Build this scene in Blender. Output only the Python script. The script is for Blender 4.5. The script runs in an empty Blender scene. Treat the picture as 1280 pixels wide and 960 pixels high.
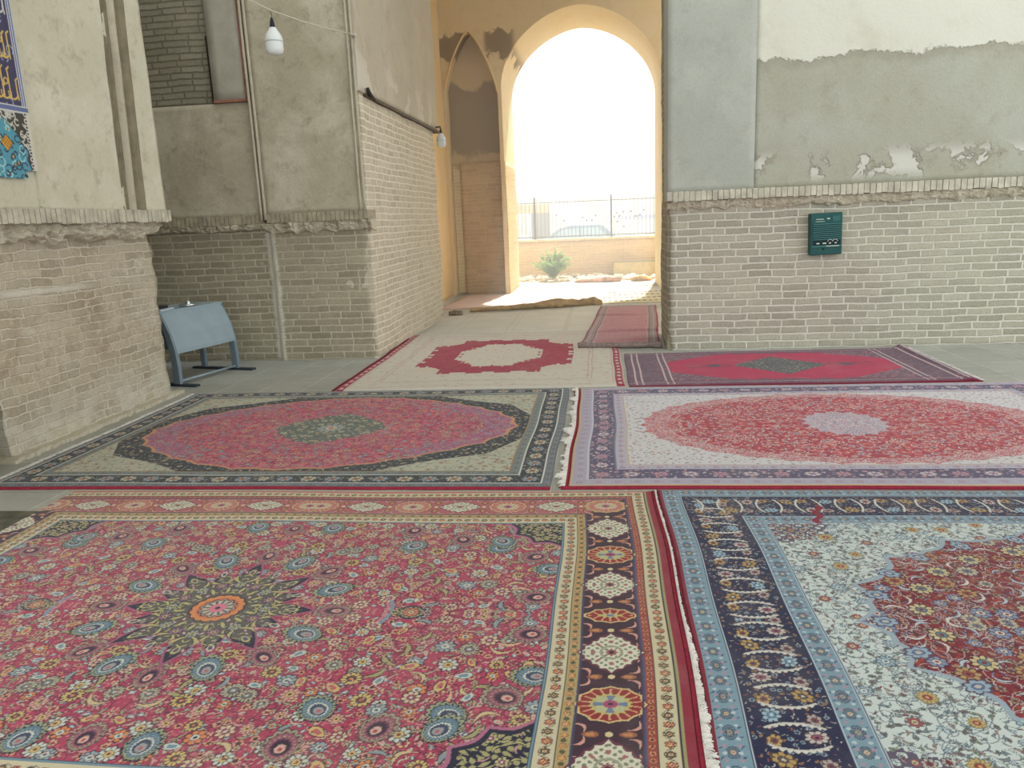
import bpy, bmesh, math, random
import numpy as np
from mathutils import Vector, Matrix, noise as mnoise

random.seed(7)
rng = np.random.default_rng(11)
C = bpy.context.scene.collection
SC = bpy.context.scene
PI = math.pi

# ------------------------------------------------------------------ camera
def make_camera():
    f = 961.0
    pitch, roll, yaw = math.radians(12.1), math.radians(2.4), math.radians(7.0)
    fw = Vector((-math.sin(yaw)*math.cos(pitch), math.cos(yaw)*math.cos(pitch), -math.sin(pitch)))
    rt = Vector((math.cos(yaw), math.sin(yaw), 0)); up = rt.cross(fw)
    c, s = math.cos(roll), math.sin(roll)
    r2 = rt*c - up*s; u2 = rt*s + up*c
    cam = bpy.data.cameras.new('camera'); o = bpy.data.objects.new('camera', cam); C.objects.link(o)
    m = Matrix((r2, u2, -fw)).transposed().to_4x4(); m.translation = (0, 0, 1.5)
    o.matrix_world = m
    cam.sensor_fit = 'HORIZONTAL'; cam.sensor_width = 36; cam.lens = f/1280*36
    cam.clip_start = .05; cam.clip_end = 300
    SC.camera = o
make_camera()

# ------------------------------------------------------------------ world, sun, exposure
w = bpy.data.worlds.new('world'); SC.world = w; w.use_nodes = True
bg = w.node_tree.nodes['Background']
bg.inputs[0].default_value = (0.95, 0.99, 1.0, 1); bg.inputs[1].default_value = 1.35
sun = bpy.data.lights.new('sun', 'SUN'); so = bpy.data.objects.new('sun', sun); C.objects.link(so)
sun.energy = 14; sun.angle = math.radians(1.5); sun.color = (1, .93, .8)
sd = Vector((-.11, -.85, -1.02)).normalized()       # comes from beyond the doorway, a little from the right
so.rotation_euler = sd.to_track_quat('-Z', 'Y').to_euler()
SC.view_settings.view_transform = 'Standard'; SC.view_settings.look = 'None'
SC.view_settings.gamma = 1; SC.view_settings.use_curve_mapping = False
SC.view_settings.exposure = 0.62

# ------------------------------------------------------------------ helpers
def s2l(c):
    c = np.asarray(c, float)/255.0
    return np.where(c <= .04045, c/12.92, ((c+.055)/1.055)**2.4)
def lin(c): return tuple(float(v) for v in s2l(c)) + (1.0,)

def tag(o, label=None, cat=None, group=None, kind=None):
    if label: o['label'] = label
    if cat: o['category'] = cat
    if group: o['group'] = group
    if kind: o['kind'] = kind
    return o
def empty(name, loc=(0, 0, 0), rz=0, **k):
    o = bpy.data.objects.new(name, None); C.objects.link(o); o.location = loc; o.rotation_euler = (0, 0, rz)
    o.empty_display_size = .1
    return tag(o, **k)
def mesh_obj(name, verts, faces, mat, parent=None, smooth=False, **k):
    me = bpy.data.meshes.new(name); me.from_pydata([tuple(v) for v in verts], [], faces); me.update()
    if mat: me.materials.append(mat)
    if smooth: me.polygons.foreach_set('use_smooth', [True]*len(me.polygons))
    o = bpy.data.objects.new(name, me); C.objects.link(o)
    if parent: o.parent = parent
    return tag(o, **k)
def bm_obj(name, bm, mat, parent=None, smooth=False, **k):
    me = bpy.data.meshes.new(name); bmesh.ops.recalc_face_normals(bm, faces=bm.faces); bm.to_mesh(me); bm.free()
    if mat: me.materials.append(mat)
    if smooth: me.polygons.foreach_set('use_smooth', [True]*len(me.polygons))
    o = bpy.data.objects.new(name, me); C.objects.link(o)
    if parent: o.parent = parent
    return tag(o, **k)
def box(bm, x0, x1, y0, y1, z0, z1, bev=0, M=None):
    v = [bm.verts.new(p) for p in ((x0,y0,z0),(x1,y0,z0),(x1,y1,z0),(x0,y1,z0),(x0,y0,z1),(x1,y0,z1),(x1,y1,z1),(x0,y1,z1))]
    fs = [bm.faces.new([v[i] for i in f]) for f in ((0,3,2,1),(4,5,6,7),(0,1,5,4),(1,2,6,5),(2,3,7,6),(3,0,4,7))]
    if bev:
        es = {e for f in fs for e in f.edges}
        r = bmesh.ops.bevel(bm, geom=list(es), offset=bev, segments=2, affect='EDGES', profile=.6)
        v = list({q for f in r['faces'] for q in f.verts} | {q for q in v if q.is_valid})
    if M is not None:
        bmesh.ops.transform(bm, matrix=M, verts=[q for q in v if q.is_valid])
def tube(bm, pts, rads, n=10, cap=True):
    if not hasattr(rads, '__len__'): rads = [rads]*len(pts)
    pts = [Vector(p) for p in pts]; rings = []
    for i, p in enumerate(pts):
        t = (pts[min(i+1, len(pts)-1)] - pts[max(i-1, 0)]).normalized()
        a = t.cross(Vector((0, 0, 1)))
        if a.length < .05: a = t.cross(Vector((0, 1, 0)))
        a.normalize(); b = t.cross(a)
        rings.append([bm.verts.new(p + (a*math.cos(2*PI*k/n) + b*math.sin(2*PI*k/n))*rads[i]) for k in range(n)])
    for r, s in zip(rings, rings[1:]):
        for k in range(n): bm.faces.new((r[k], r[(k+1) % n], s[(k+1) % n], s[k]))
    if cap: bm.faces.new(rings[0][::-1]); bm.faces.new(rings[-1])
def lathe(bm, prof, cx=0, cy=0, n=20):
    rings = [[bm.verts.new((cx+r*math.cos(2*PI*k/n), cy+r*math.sin(2*PI*k/n), z)) for k in range(n)] for r, z in prof]
    for r, s in zip(rings, rings[1:]):
        for k in range(n): bm.faces.new((r[k], r[(k+1) % n], s[(k+1) % n], s[k]))
    bm.faces.new(rings[0][::-1]); bm.faces.new(rings[-1])

# ------------------------------------------------------------------ materials
class NT:
    def __init__(s, name):
        s.m = bpy.data.materials.new(name); s.m.use_nodes = True; s.t = s.m.node_tree
        s.b = s.t.nodes['Principled BSDF']; s.b.inputs['Roughness'].default_value = .9
        s.b.inputs['Specular IOR Level'].default_value = .2
    def n(s, typ, **k):
        x = s.t.nodes.new(typ)
        for a, v in k.items(): setattr(x, a, v)
        return x
    def l(s, a, b): s.t.links.new(a, b)
    def val(s, sock, v):
        if hasattr(v, 'is_output'): s.l(v, sock)
        else: sock.default_value = v
    def math(s, op, a, b=0.0, c=None, clamp=False):
        x = s.n('ShaderNodeMath', operation=op, use_clamp=clamp)
        s.val(x.inputs[0], a); s.val(x.inputs[1], b)
        if c is not None: s.val(x.inputs[2], c)
        return x.outputs[0]
    def mix(s, f, a, b, mode='MIX'):
        x = s.n('ShaderNodeMix', data_type='RGBA', blend_type=mode)
        s.val(x.inputs[0], f); s.val(x.inputs[6], a); s.val(x.inputs[7], b)
        return x.outputs[2]
    def ramp(s, f, stops):
        x = s.n('ShaderNodeValToRGB'); s.l(f, x.inputs[0])
        e = x.color_ramp.elements
        while len(e) < len(stops): e.new(.5)
        for q, (p, c) in zip(e, stops): q.position = p; q.color = c
        return x.outputs[0]
    def smooth(s, v, a, b):
        x = s.n('ShaderNodeMapRange', interpolation_type='SMOOTHSTEP'); s.l(v, x.inputs[0])
        x.inputs[1].default_value = a; x.inputs[2].default_value = b
        return x.outputs[0]
    def coord(s): return s.n('ShaderNodeTexCoord').outputs['Object']
    def xyz(s, v):
        x = s.n('ShaderNodeSeparateXYZ'); s.l(v, x.inputs[0]); return x.outputs
    def noise(s, vec, scale, detail=4, rough=.6, dist=0):
        x = s.n('ShaderNodeTexNoise'); s.l(vec, x.inputs['Vector'])
        x.inputs['Scale'].default_value = scale; x.inputs['Detail'].default_value = detail
        x.inputs['Roughness'].default_value = rough; x.inputs['Distortion'].default_value = dist
        return x.outputs[0], x.outputs[1]
    def bump(s, h, dist=.01, strength=1.0, nrm=None):
        x = s.n('ShaderNodeBump'); s.l(h, x.inputs['Height']); x.inputs['Distance'].default_value = dist
        x.inputs['Strength'].default_value = strength
        if nrm: s.l(nrm, x.inputs['Normal'])
        return x.outputs[0]
    def out(s, col, nrm=None, rough=None):
        s.val(s.b.inputs['Base Color'], col)
        if nrm: s.l(nrm, s.b.inputs['Normal'])
        if rough is not None: s.b.inputs['Roughness'].default_value = rough
        return s.m

def plain(name, c, rough=.8, metal=0, bump=0, var=0.0, vs=8):
    k = NT(name); co = k.coord(); col = lin(c)
    if var:
        f, _ = k.noise(co, vs, 5)
        col = k.ramp(f, [(.3, lin([v*(1-var) for v in c])), (.7, lin([min(255, v*(1+var)) for v in c]))])
    nr = None
    if bump:
        g, _ = k.noise(co, 60, 4); nr = k.bump(g, bump)
    k.b.inputs['Metallic'].default_value = metal
    return k.out(col, nr, rough)

def brick_mat(name, axis, c1, c2, mort, dirt, dirt_amt=.5, bw=.235, rh=.077, ms=.011, smear=.35, dist=.012, off=0.0, bd=.008, extra=None):
    """weathered flat-brick masonry; axis = horizontal axis the courses run along"""
    k = NT(name); co = k.coord(); x = k.xyz(co)
    _, nc = k.noise(co, 2.2, 4); nx = k.xyz(nc)
    _, nf = k.noise(co, 14, 3); nfx = k.xyz(nf)
    u = k.math('ADD', x[axis], k.math('MULTIPLY', k.math('SUBTRACT', nfx[0], .5), dist))
    v = k.math('ADD', x[2], k.math('ADD', k.math('MULTIPLY', k.math('SUBTRACT', nx[1], .5), dist*3.2), k.math('MULTIPLY', k.math('SUBTRACT', nfx[1], .5), dist)))
    cb = k.n('ShaderNodeCombineXYZ'); k.l(k.math('ADD', u, off+20), cb.inputs[0]); k.l(k.math('ADD', v, 10), cb.inputs[1])
    b = k.n('ShaderNodeTexBrick'); k.l(cb.outputs[0], b.inputs['Vector'])
    b.inputs['Color1'].default_value = lin(c1); b.inputs['Color2'].default_value = lin(c2); b.inputs['Mortar'].default_value = lin(mort)
    b.inputs['Scale'].default_value = 1; b.inputs['Mortar Size'].default_value = ms; b.inputs['Mortar Smooth'].default_value = .35
    b.inputs['Brick Width'].default_value = bw; b.inputs['Row Height'].default_value = rh; b.offset_frequency = 2; b.offset = .47; b.squash_frequency = 3; b.squash = 1.12
    f1, _ = k.noise(co, 9, 6, .7); f2, _ = k.noise(co, 1.1, 5, .65)
    # mortar smeared over the bricks in patches
    sm = k.math('MULTIPLY', k.smooth(f1, .52, .68), smear)
    col = k.mix(sm, b.outputs[0], lin(mort))
    col = k.mix(k.math('MULTIPLY', k.smooth(f2, .42, .72), dirt_amt), col, lin(dirt))
    f3, _ = k.noise(co, 45, 4, .7)
    col = k.mix(.22, col, k.ramp(f3, [(.3, (.25,.25,.25,1)), (.7, (.85,.85,.85,1))]), 'OVERLAY')
    h = k.math('ADD', k.math('SUBTRACT', 1.0, b.outputs[1]), k.math('MULTIPLY', f3, .35))
    h = k.math('ADD', h, k.math('MULTIPLY', f1, .6))
    if extra: col = extra(k, co, x, col)
    return k.out(col, k.bump(h, bd), .95)

def plaster_mat(name, base, light, dark, scale=1.0, extra=None, bd=.006, contrast=.5):
    k = NT(name); co = k.coord()
    f1, _ = k.noise(co, 1.3*scale, 6, .62, .4); f2, _ = k.noise(co, 5*scale, 6, .7); f3, _ = k.noise(co, 38, 4, .6)
    col = k.mix(k.math('MULTIPLY', k.smooth(f1, .42, .70), contrast+.15), lin(base), lin(light))
    col = k.mix(k.math('MULTIPLY', k.smooth(f2, .50, .72), contrast), col, lin(dark))
    col = k.mix(.12, col, k.ramp(f3, [(.3, (.3,.3,.3,1)), (.7, (.75,.75,.75,1))]), 'OVERLAY')
    h = k.math('ADD', k.math('MULTIPLY', f2, 1.0), k.math('MULTIPLY', f3, .35))
    if extra: col, h = extra(k, co, col, h)
    return k.out(col, k.bump(h, bd), .92)

M = {}
def ex_brick_left(k, co, x, col):
    f, _ = k.noise(co, 3.2, 6, .7); f2, _ = k.noise(co, 12, 5, .7)
    mid = k.math('MULTIPLY', k.smooth(x[2], .30, .60), k.math('SUBTRACT', 1.0, k.smooth(x[2], .95, 1.25)))
    br = k.math('MULTIPLY', k.math('MULTIPLY', k.smooth(f, .42, .62), k.smooth(f2, .42, .58)), mid)
    col = k.mix(k.math('MULTIPLY', br, .38), col, lin((150, 130, 104)))
    low = k.math('MULTIPLY', k.math('SUBTRACT', 1.0, k.smooth(x[2], .05, .45)), k.smooth(f, .38, .6))
    col = k.mix(k.math('MULTIPLY', low, .75), col, lin((208, 205, 192)))
    # whitewash streak
    zc = k.math('ADD', k.math('MULTIPLY', k.math('SUBTRACT', x[1], 5.0), -.02), 1.13)
    st = k.math('SUBTRACT', 1.0, k.smooth(k.math('ADD', k.math('ABSOLUTE', k.math('SUBTRACT', x[2], zc)), k.math('MULTIPLY', f2, .03)), .022, .045))
    st = k.math('MULTIPLY', st, k.math('MULTIPLY', k.smooth(x[1], 4.75, 4.95), k.math('SUBTRACT', 1.0, k.smooth(x[1], 5.6, 5.9))))
    return k.mix(k.math('MULTIPLY', st, .7), col, lin((214, 212, 200)))
def ex_brick_back(k, co, x, col):
    f, _ = k.noise(co, 5, 4, .6); g, _ = k.noise(co, 22, 4, .7)
    d = k.math('ABSOLUTE', k.math('ADD', k.math('ADD', x[0], 3.715), k.math('MULTIPLY', k.math('SUBTRACT', f, .5), .10)))
    st = k.math('SUBTRACT', 1.0, k.smooth(k.math('ADD', d, k.math('MULTIPLY', k.math('SUBTRACT', g, .5), .06)), .035, .085))
    return k.mix(k.math('MULTIPLY', st, .9), col, lin((222, 217, 202)))
M['brick_left'] = brick_mat('brick_left', 1, (184,174,153), (158,148,128), (206,199,181), (204,197,180), .6, .235, .066, .008, .7, .024, bd=.007, extra=ex_brick_left)
M['brick_end_x'] = brick_mat('brick_end_x', 0, (186,177,158), (166,158,140), (202,195,177), (204,197,180), .6, .25, .075, .009, .7, .02)
M['brick_back'] = brick_mat('brick_back', 0, (166,158,136), (144,137,117), (196,189,168), (184,175,152), .35, .245, .077, .010, .3, extra=ex_brick_back)
M['brick_back_high'] = brick_mat('brick_back_high', 0, (146,141,122), (132,127,109), (112,107,90), (158,151,132), .4, .26, .066, .010, .2)
M['brick_pier'] = brick_mat('brick_pier', 1, (196,186,165), (178,169,148), (222,215,196), (212,203,182), .4, .245, .077, .012, .4)
M['brick_right'] = brick_mat('brick_right', 0, (180,176,159), (158,154,138), (212,210,196), (190,186,168), .35, .25, .077, .0115, .2, off=.08)
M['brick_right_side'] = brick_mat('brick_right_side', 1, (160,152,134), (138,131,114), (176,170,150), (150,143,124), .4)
M['brick_tan'] = brick_mat('brick_tan', 0, (212,190,156), (190,167,134), (226,208,176), (180,158,128), .5, .245, .075, .008, .25)
M['brick_tan_y'] = brick_mat('brick_tan_y', 1, (222,196,146), (208,180,130), (228,206,160), (200,172,124), .3, .245, .075, .008, .4)
M['brick_garden'] = brick_mat('brick_garden', 0, (206,180,134), (190,164,118), (220,198,154), (216,192,148), .5, .245, .07, .008, .4)
M['soldier_grey'] = plain('soldier_grey', (188,184,167), .95, 0, .004, .12, 9)
M['soldier_dark'] = plain('soldier_dark', (158,150,129), .95, 0, .004, .14, 9)
M['stone'] = plaster_mat('rough_stone', (192,184,163), (210,204,186), (150,141,119), 2.5, None, .02, .6)
M['stone_pale'] = plaster_mat('rough_stone_pale', (202,194,174), (216,210,193), (160,151,130), 2.2, None, .02, .6)
M['plaster_left'] = plaster_mat('plaster_left', (200,196,176), (214,211,194), (170,165,144), 1.4, None, .005, .75)
M['plaster_back'] = plaster_mat('plaster_back', (172,164,142), (196,190,170), (150,143,121), 1.3, None, .006, .8)
M['plaster_slab'] = plain('plaster_slab', (166,162,148), .9, 0, .002, .06, 5)
M['plaster_pilaster'] = plaster_mat('plaster_pilaster', (168,171,161), (188,190,180), (148,150,140), .8, None, .004, .45)
M['moulding'] = plaster_mat('moulding', (178,170,150), (196,188,168), (150,140,120), 1.5)
M['lime'] = plaster_mat('lime', (190,184,166), (206,201,185), (160,152,132), 4)
M['tan_plaster'] = plaster_mat('tan_plaster', (232,202,148), (238,216,176), (214,182,130), .8)
M['cream_plaster'] = plaster_mat('cream_plaster', (222,206,170), (230,218,188), (206,186,146), .8)
M['groove'] = plain('groove', (132,124,103), .95, 0, .002, .1)  # channel colour: dirt, plus the shade of the recess painted in

def ex_right(k, co, col, h):
    x = k.xyz(co)
    nb, _ = k.noise(co, 1.9, 6, .65); nb2, _ = k.noise(co, 7, 4, .6)
    edge = k.math('ADD', x[2], k.math('ADD', k.math('MULTIPLY', k.math('SUBTRACT', nb, .5), -.45), k.math('MULTIPLY', k.math('SUBTRACT', nb2, .5), .12)))
    up = k.smooth(edge, 2.955, 2.985)
    ns, _ = k.noise(co, 2.0, 5, .6)
    cream = k.mix(k.math('MULTIPLY', k.smooth(ns, .5, .7), .6), lin((212,211,197)), lin((198,195,178)))
    col = k.mix(up, col, cream)
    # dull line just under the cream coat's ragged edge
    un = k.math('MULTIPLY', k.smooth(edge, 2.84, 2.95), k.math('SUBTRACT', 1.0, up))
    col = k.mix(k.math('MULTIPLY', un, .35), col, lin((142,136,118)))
    # flaked patches low down
    f, _ = k.noise(co, 3.1, 5, .6, .3)
    band = k.math('MULTIPLY', k.smooth(x[2], 1.72, 1.86), k.math('SUBTRACT', 1.0, k.smooth(x[2], 1.95, 2.12)))
    pa = k.math('MULTIPLY', k.smooth(f, .535, .56), band)
    pe = k.math('MULTIPLY', k.smooth(f, .50, .53), band)
    col = k.mix(k.math('MULTIPLY', pe, .55), col, lin((140,135,118)))
    col = k.mix(k.math('MULTIPLY', pa, .9), col, lin((206,206,196)))
    h = k.math('ADD', h, k.math('MULTIPLY', up, 1.2)); h = k.math('SUBTRACT', h, k.math('MULTIPLY', pa, 1.5))
    return col, h
M['plaster_right'] = plaster_mat('plaster_right', (166,165,149), (178,180,168), (150,145,127), .9, ex_right, .008, .5)
def ex_pier(k, co, col, h):
    x = k.xyz(co); f, _ = k.noise(co, 2.1, 5, .6)
    band = k.math('SUBTRACT', 1.0, k.smooth(x[2], 3.1, 3.5))
    pa = k.math('MULTIPLY', k.smooth(f, .53, .56), band)
    return k.mix(k.math('MULTIPLY', pa, .7), col, lin((200,194,180))), h
M['plaster_pier'] = plaster_mat('plaster_pier', (176,167,148), (190,182,164), (156,147,127), .9, ex_pier)
def ex_niche(k, co, col, h):
    x = k.xyz(co); f, _ = k.noise(co, 1.6, 5, .6)
    e = k.math('ADD', x[2], k.math('MULTIPLY', k.math('SUBTRACT', f, .5), .7))
    damp = k.math('MULTIPLY', k.smooth(e, 2.82, 2.9), k.math('SUBTRACT', 1.0, k.smooth(e, 4.12, 4.2)))
    return k.mix(k.math('MULTIPLY', damp, .85), col, lin((158,148,130))), h
M['plaster_niche'] = plaster_mat('plaster_niche', (226,208,176), (234,220,192), (212,192,158), .8, ex_niche)
def ex_end(k, co, col, h):
    x = k.xyz(co); f, _ = k.noise(co, 2.4, 5, .6)
    e = k.math('ADD', k.math('ABSOLUTE', k.math('SUBTRACT', x[2], 4.82)), k.math('MULTIPLY', k.math('SUBTRACT', f, .5), .9))
    st = k.math('MULTIPLY', k.math('SUBTRACT', 1.0, k.smooth(e, .17, .23)), k.math('MULTIPLY', k.math('SUBTRACT', 1.0, k.smooth(x[0], -1.7, -1.55)), k.smooth(k.math('ABSOLUTE', k.math('ADD', x[0], 2.35)), .10, .22)))
    return k.mix(k.math('MULTIPLY', st, .85), col, lin((138,118,90))), h
M['plaster_end'] = plaster_mat('plaster_end', (234,212,168), (240,224,192), (214,188,144), .8, ex_end)

def floor_mat(name, c1, c2, joint, tx=.42, ty=.42, grey=.5, off=.5):
    k = NT(name); co = k.coord(); x = k.xyz(co)
    cb = k.n('ShaderNodeCombineXYZ'); k.l(k.math('ADD', x[1], 30), cb.inputs[0]); k.l(k.math('ADD', x[0], 30.13), cb.inputs[1])
    b = k.n('ShaderNodeTexBrick'); k.l(cb.outputs[0], b.inputs['Vector']); b.inputs['Scale'].default_value = 1
    b.inputs['Color1'].default_value = lin(c1); b.inputs['Color2'].default_value = lin(c2); b.inputs['Mortar'].default_value = lin(joint)
    b.inputs['Brick Width'].default_value = ty; b.inputs['Row Height'].default_value = tx; b.inputs['Mortar Size'].default_value = .006; b.inputs['Mortar Smooth'].default_value = .3
    b.offset = off
    f, _ = k.noise(co, 2.5, 6, .65); g, _ = k.noise(co, 30, 4)
    col = k.mix(k.math('MULTIPLY', k.smooth(f, .4, .7), grey), b.outputs[0], lin([v*.86 for v in c1]))
    col = k.mix(.15, col, k.ramp(g, [(.3, (.3,.3,.3,1)), (.7, (.75,.75,.75,1))]), 'OVERLAY')
    return k.out(col, k.bump(k.math('SUBTRACT', k.math('MULTIPLY', g, .3), b.outputs[1]), .003), .75)
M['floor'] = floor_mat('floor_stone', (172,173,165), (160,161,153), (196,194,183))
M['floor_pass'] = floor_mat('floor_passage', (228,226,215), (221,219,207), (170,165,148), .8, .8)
M['ground_out'] = plain('ground_out', (206,196,176), .95, 0, .01, .1, 3)

# ------------------------------------------------------------------ wall surfaces
def fbm(x, y, z, o=4):
    return mnoise.fractal(Vector((x, y, z)), 1.0, 2.0, o, noise_basis='PERLIN_ORIGINAL')
def sheet(name, axis, pos, a0, a1, z0, z1, mat, parent=None, step=.06, amp=.01, sc=1.6, facing=1, depth=.12, fine=.004, rag=None, back=True, **k):
    """wall skin standing on a plane; axis 'x' -> plane X=pos (runs along y). facing=+1: normal towards +axis.
    solid slab `depth` thick behind the front face."""
    nu = max(2, int(round((a1-a0)/step))+1); nv = max(2, int(round((z1-z0)/step))+1)
    V = []
    for j in range(nv):
        for i in range(nu):
            u = a0+(a1-a0)*i/(nu-1); z = z0+(z1-z0)*j/(nv-1)
            d = amp*fbm(u*sc+pos*3, z*sc, pos+1.7) + fine*fbm(u*11, z*11, pos)
            uu, zz = u, z
            if rag:
                uu, zz, d = rag(u, z, i, j, nu, nv, d)
            p = pos+facing*d
            V.append((p, uu, zz) if axis == 'x' else (uu, p, zz))
    F = []
    idx = lambda i, j: j*nu+i
    flip = (axis == 'x') == (facing > 0)
    for j in range(nv-1):
        for i in range(nu-1):
            q = (idx(i, j), idx(i+1, j), idx(i+1, j+1), idx(i, j+1)); F.append(q if flip else q[::-1])
    if back:
        ring = [idx(i, 0) for i in range(nu)] + [idx(nu-1, j) for j in range(1, nv)] + [idx(i, nv-1) for i in range(nu-2, -1, -1)] + [idx(0, j) for j in range(nv-2, 0, -1)]
        base = len(V)
        for r in ring:
            x, y, z = V[r]
            V.append((pos-facing*depth, y, z) if axis == 'x' else (x, pos-facing*depth, z))
        n = len(ring)
        for i in range(n):
            q = (ring[(i+1) % n], ring[i], base+i, base+(i+1) % n); F.append(q if flip else q[::-1])
        F.append(tuple(range(base, base+n))[::-1] if flip else tuple(range(base, base+n)))
    o = mesh_obj(name, V, F, mat, parent, smooth=False, **k)
    me = o.data; nf = (nu-1)*(nv-1)
    sm = np.zeros(len(me.polygons), bool); sm[:nf] = True; me.polygons.foreach_set('use_smooth', sm)
    return o
def rag_edges(lo=0.0, hi=0.0, bot=0.0, sc=5):
    def f(u, z, i, j, nu, nv, d):
        if i == 0: u += lo*fbm(1.3, z*sc, 4)
        if i == nu-1: u += hi*fbm(7.3, z*sc, 9)
        if j == 0: z += bot*fbm(u*sc, .3, 2)
        return u, z, d
    return f
def soldier(name, axis, a0, a1, face, depth, z0, z1, mat, parent, facing=1, w=.052, jit=.004):
    """one course of bricks on end: a brick every `w`"""
    bm = bmesh.new(); n = int(round((a1-a0)/w)); w = (a1-a0)/n
    for i in range(n):
        u0 = a0+i*w+.004; u1 = a0+(i+1)*w-.004
        f = face+facing*random.uniform(-jit, jit); b = face-facing*depth
        zt = z1+random.uniform(-jit, jit)*.6; zb = z0+random.uniform(-jit, jit)*1.5
        lo, hi = min(f, b), max(f, b)
        if axis == 'x': box(bm, lo, hi, u0, u1, zb, zt)
        else: box(bm, u0, u1, lo, hi, zb, zt)
    lo, hi = min(face-facing*.012, face-facing*depth), max(face-facing*.012, face-facing*depth)   # bedding mortar
    if axis == 'x': box(bm, lo, hi, a0, a1, z0+.004, z1-.006)
    else: box(bm, a0, a1, lo, hi, z0+.004, z1-.006)
    return bm_obj(name, bm, mat, parent)
def ledge(name, axis, a0, a1, wall, prot, z0, z1, mat, parent, facing=1, seed=0, ragb=.035, back=.12):
    """broken band of rough stone and mortar, overhanging the brickwork"""
    nu = int((a1-a0)/.022)+2; prof = 12; V = []; F = []
    for i in range(nu):
        u = a0+(a1-a0)*i/(nu-1)
        e = prot*(.85+.35*fbm(u*2.1+seed, .5, 1)+.40*fbm(u*7+seed, 2.5, 3)+.25*fbm(u*23+seed, 2.5, 3))
        zb = z0+ragb*(.8*fbm(u*2.6+seed, 8.1, 2)+.9*fbm(u*9+seed, 4, 2)+.5*fbm(u*25+seed, 4, 2))
        for q in range(prof):
            t = q/(prof-1)
            if t < .15: d = prot*.9; z = z1
            else:
                tt = (t-.15)/.85; z = z1+(zb-z1)*tt
                d = e*(1-.12*tt-.88*tt**5)+prot*(.26*fbm(u*24+seed, z*40, q*.3)+.16*fbm(u*5+seed, z*14, 3)-.18*max(0, .5-abs(tt-.45-.2*fbm(u*3, seed, 1))*3))
            if q == 0: d = -back; z = z1
            if q == prof-1: d = -back; z = zb
            p = wall+facing*d
            V.append((p, u, z) if axis == 'x' else (u, p, z))
    for i in range(nu-1):
        for q in range(prof):
            a, b = i*prof+q, i*prof+(q+1) % prof
            F.append((a, b, b+prof, a+prof))
    F.append(tuple(range(prof))); F.append(tuple(range((nu-1)*prof, nu*prof)))
    o = mesh_obj(name, V, F, mat, parent, smooth=False)
    bm = bmesh.new(); bm.from_mesh(o.data); bmesh.ops.recalc_face_normals(bm, faces=bm.faces); bm.to_mesh(o.data); bm.free()
    return o

ZS0, ZS1, ZL = 1.605, 1.705, 1.46
# --- pillar at the left
pl = sheet('wall_left', 'x', -4.1, 4.66, 6.71, -.02, 1.55, M['brick_left'], step=.045, amp=.03, sc=1.1, depth=2.4, fine=.012, rag=rag_edges(.03, .05), kind='structure')
ledge('stone_ledge', 'x', 4.2, 6.74, -4.10, .165, 1.47, ZS0, M['stone_pale'], pl, 1, 3, .05)
soldier('brick_course', 'x', 3.2, 6.76, -3.885, .3, ZS0, ZS1, M['soldier_grey'], pl)
def grooves(u, z, i, j, nu, nv, d):
    c = 6.27+.045*(z-1.7)
    if abs(u-c) < .12: d -= .07
    return u, z, d
up = sheet('upper_plaster', 'x', -3.92, 3.2, 6.75, ZS1-.01, 5.2, M['plaster_left'], pl, step=.03, amp=.008, depth=2.4, fine=.002, rag=grooves)
def moulding_strip(name, mat, c0, profile):
    V = []; F = []; nz = 60; n = len(profile)
    for j in range(nz):
        z = ZS1+(5.2-ZS1)*j/(nz-1); c = 6.27+.045*(z-1.7)
        for (u, d) in profile: V.append((-3.92+d+.0025*fbm(u*9, z*4, c0), c+u+.003*fbm(z*3, c0, 1), z))
    for j in range(nz-1):
        for i in range(n-1): F.append((j*n+i, j*n+i+1, (j+1)*n+i+1, (j+1)*n+i))
    return mesh_obj(name, V, F, mat, pl, True)
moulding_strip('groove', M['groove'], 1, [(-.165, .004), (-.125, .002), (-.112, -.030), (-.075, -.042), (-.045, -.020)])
moulding_strip('moulding', M['moulding'], 2, [(-.046, -.020), (-.030, .012), (-.008, .022), (.012, .012), (.022, -.016)])
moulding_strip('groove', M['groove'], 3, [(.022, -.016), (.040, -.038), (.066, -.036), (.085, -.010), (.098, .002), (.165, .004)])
bm = bmesh.new(); nn = 60
for i in range(nn):                                        # crumbling lime bed along the foot of the pillar
    y = 4.6+2.2*i/nn; w_ = .10+.05*fbm(y*3, 1, 1)+.03*fbm(y*11, 2, 1); box(bm, -4.3, -4.1+w_, y, y+2.25/nn, -.02, .028+.012*fbm(y*8, 3, 3), .004)
bm_obj('lime_bed', bm, M['lime'], pl)
bm = bmesh.new(); box(bm, -6.3, -3.98, 3.2, 4.3, 0, ZS0); bm_obj('near_masonry', bm, M['brick_left'], pl)

# --- back wall of the left bay
bw = sheet('wall_back', 'y', 8.50, -6.3, -3.68, -.02, 1.52, M['brick_back'], step=.06, amp=.018, facing=-1, depth=.5, fine=.006, kind='structure')
sheet('brick_projection', 'y', 8.455, -3.715, -2.60, -.02, 1.56, M['brick_back'], bw, step=.05, amp=.02, facing=-1, depth=.4, fine=.007, rag=rag_edges(.0, .035))
ledge('stone_ledge', 'y', -6.3, -3.74, 8.48, .09, 1.49, 1.56, M['stone'], bw, -1, 11, .02)
ledge('stone_ledge', 'y', -3.74, -2.50, 8.44, .13, 1.44, 1.565, M['stone'], bw, -1, 17, .035)
soldier('brick_course', 'y', -6.3, -3.745, 8.42, .3, 1.56, 1.66, M['soldier_dark'], bw, -1)
soldier('brick_course', 'y', -3.70, -2.535, 8.375, .3, 1.565, 1.665, M['soldier_dark'], bw, -1)
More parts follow.
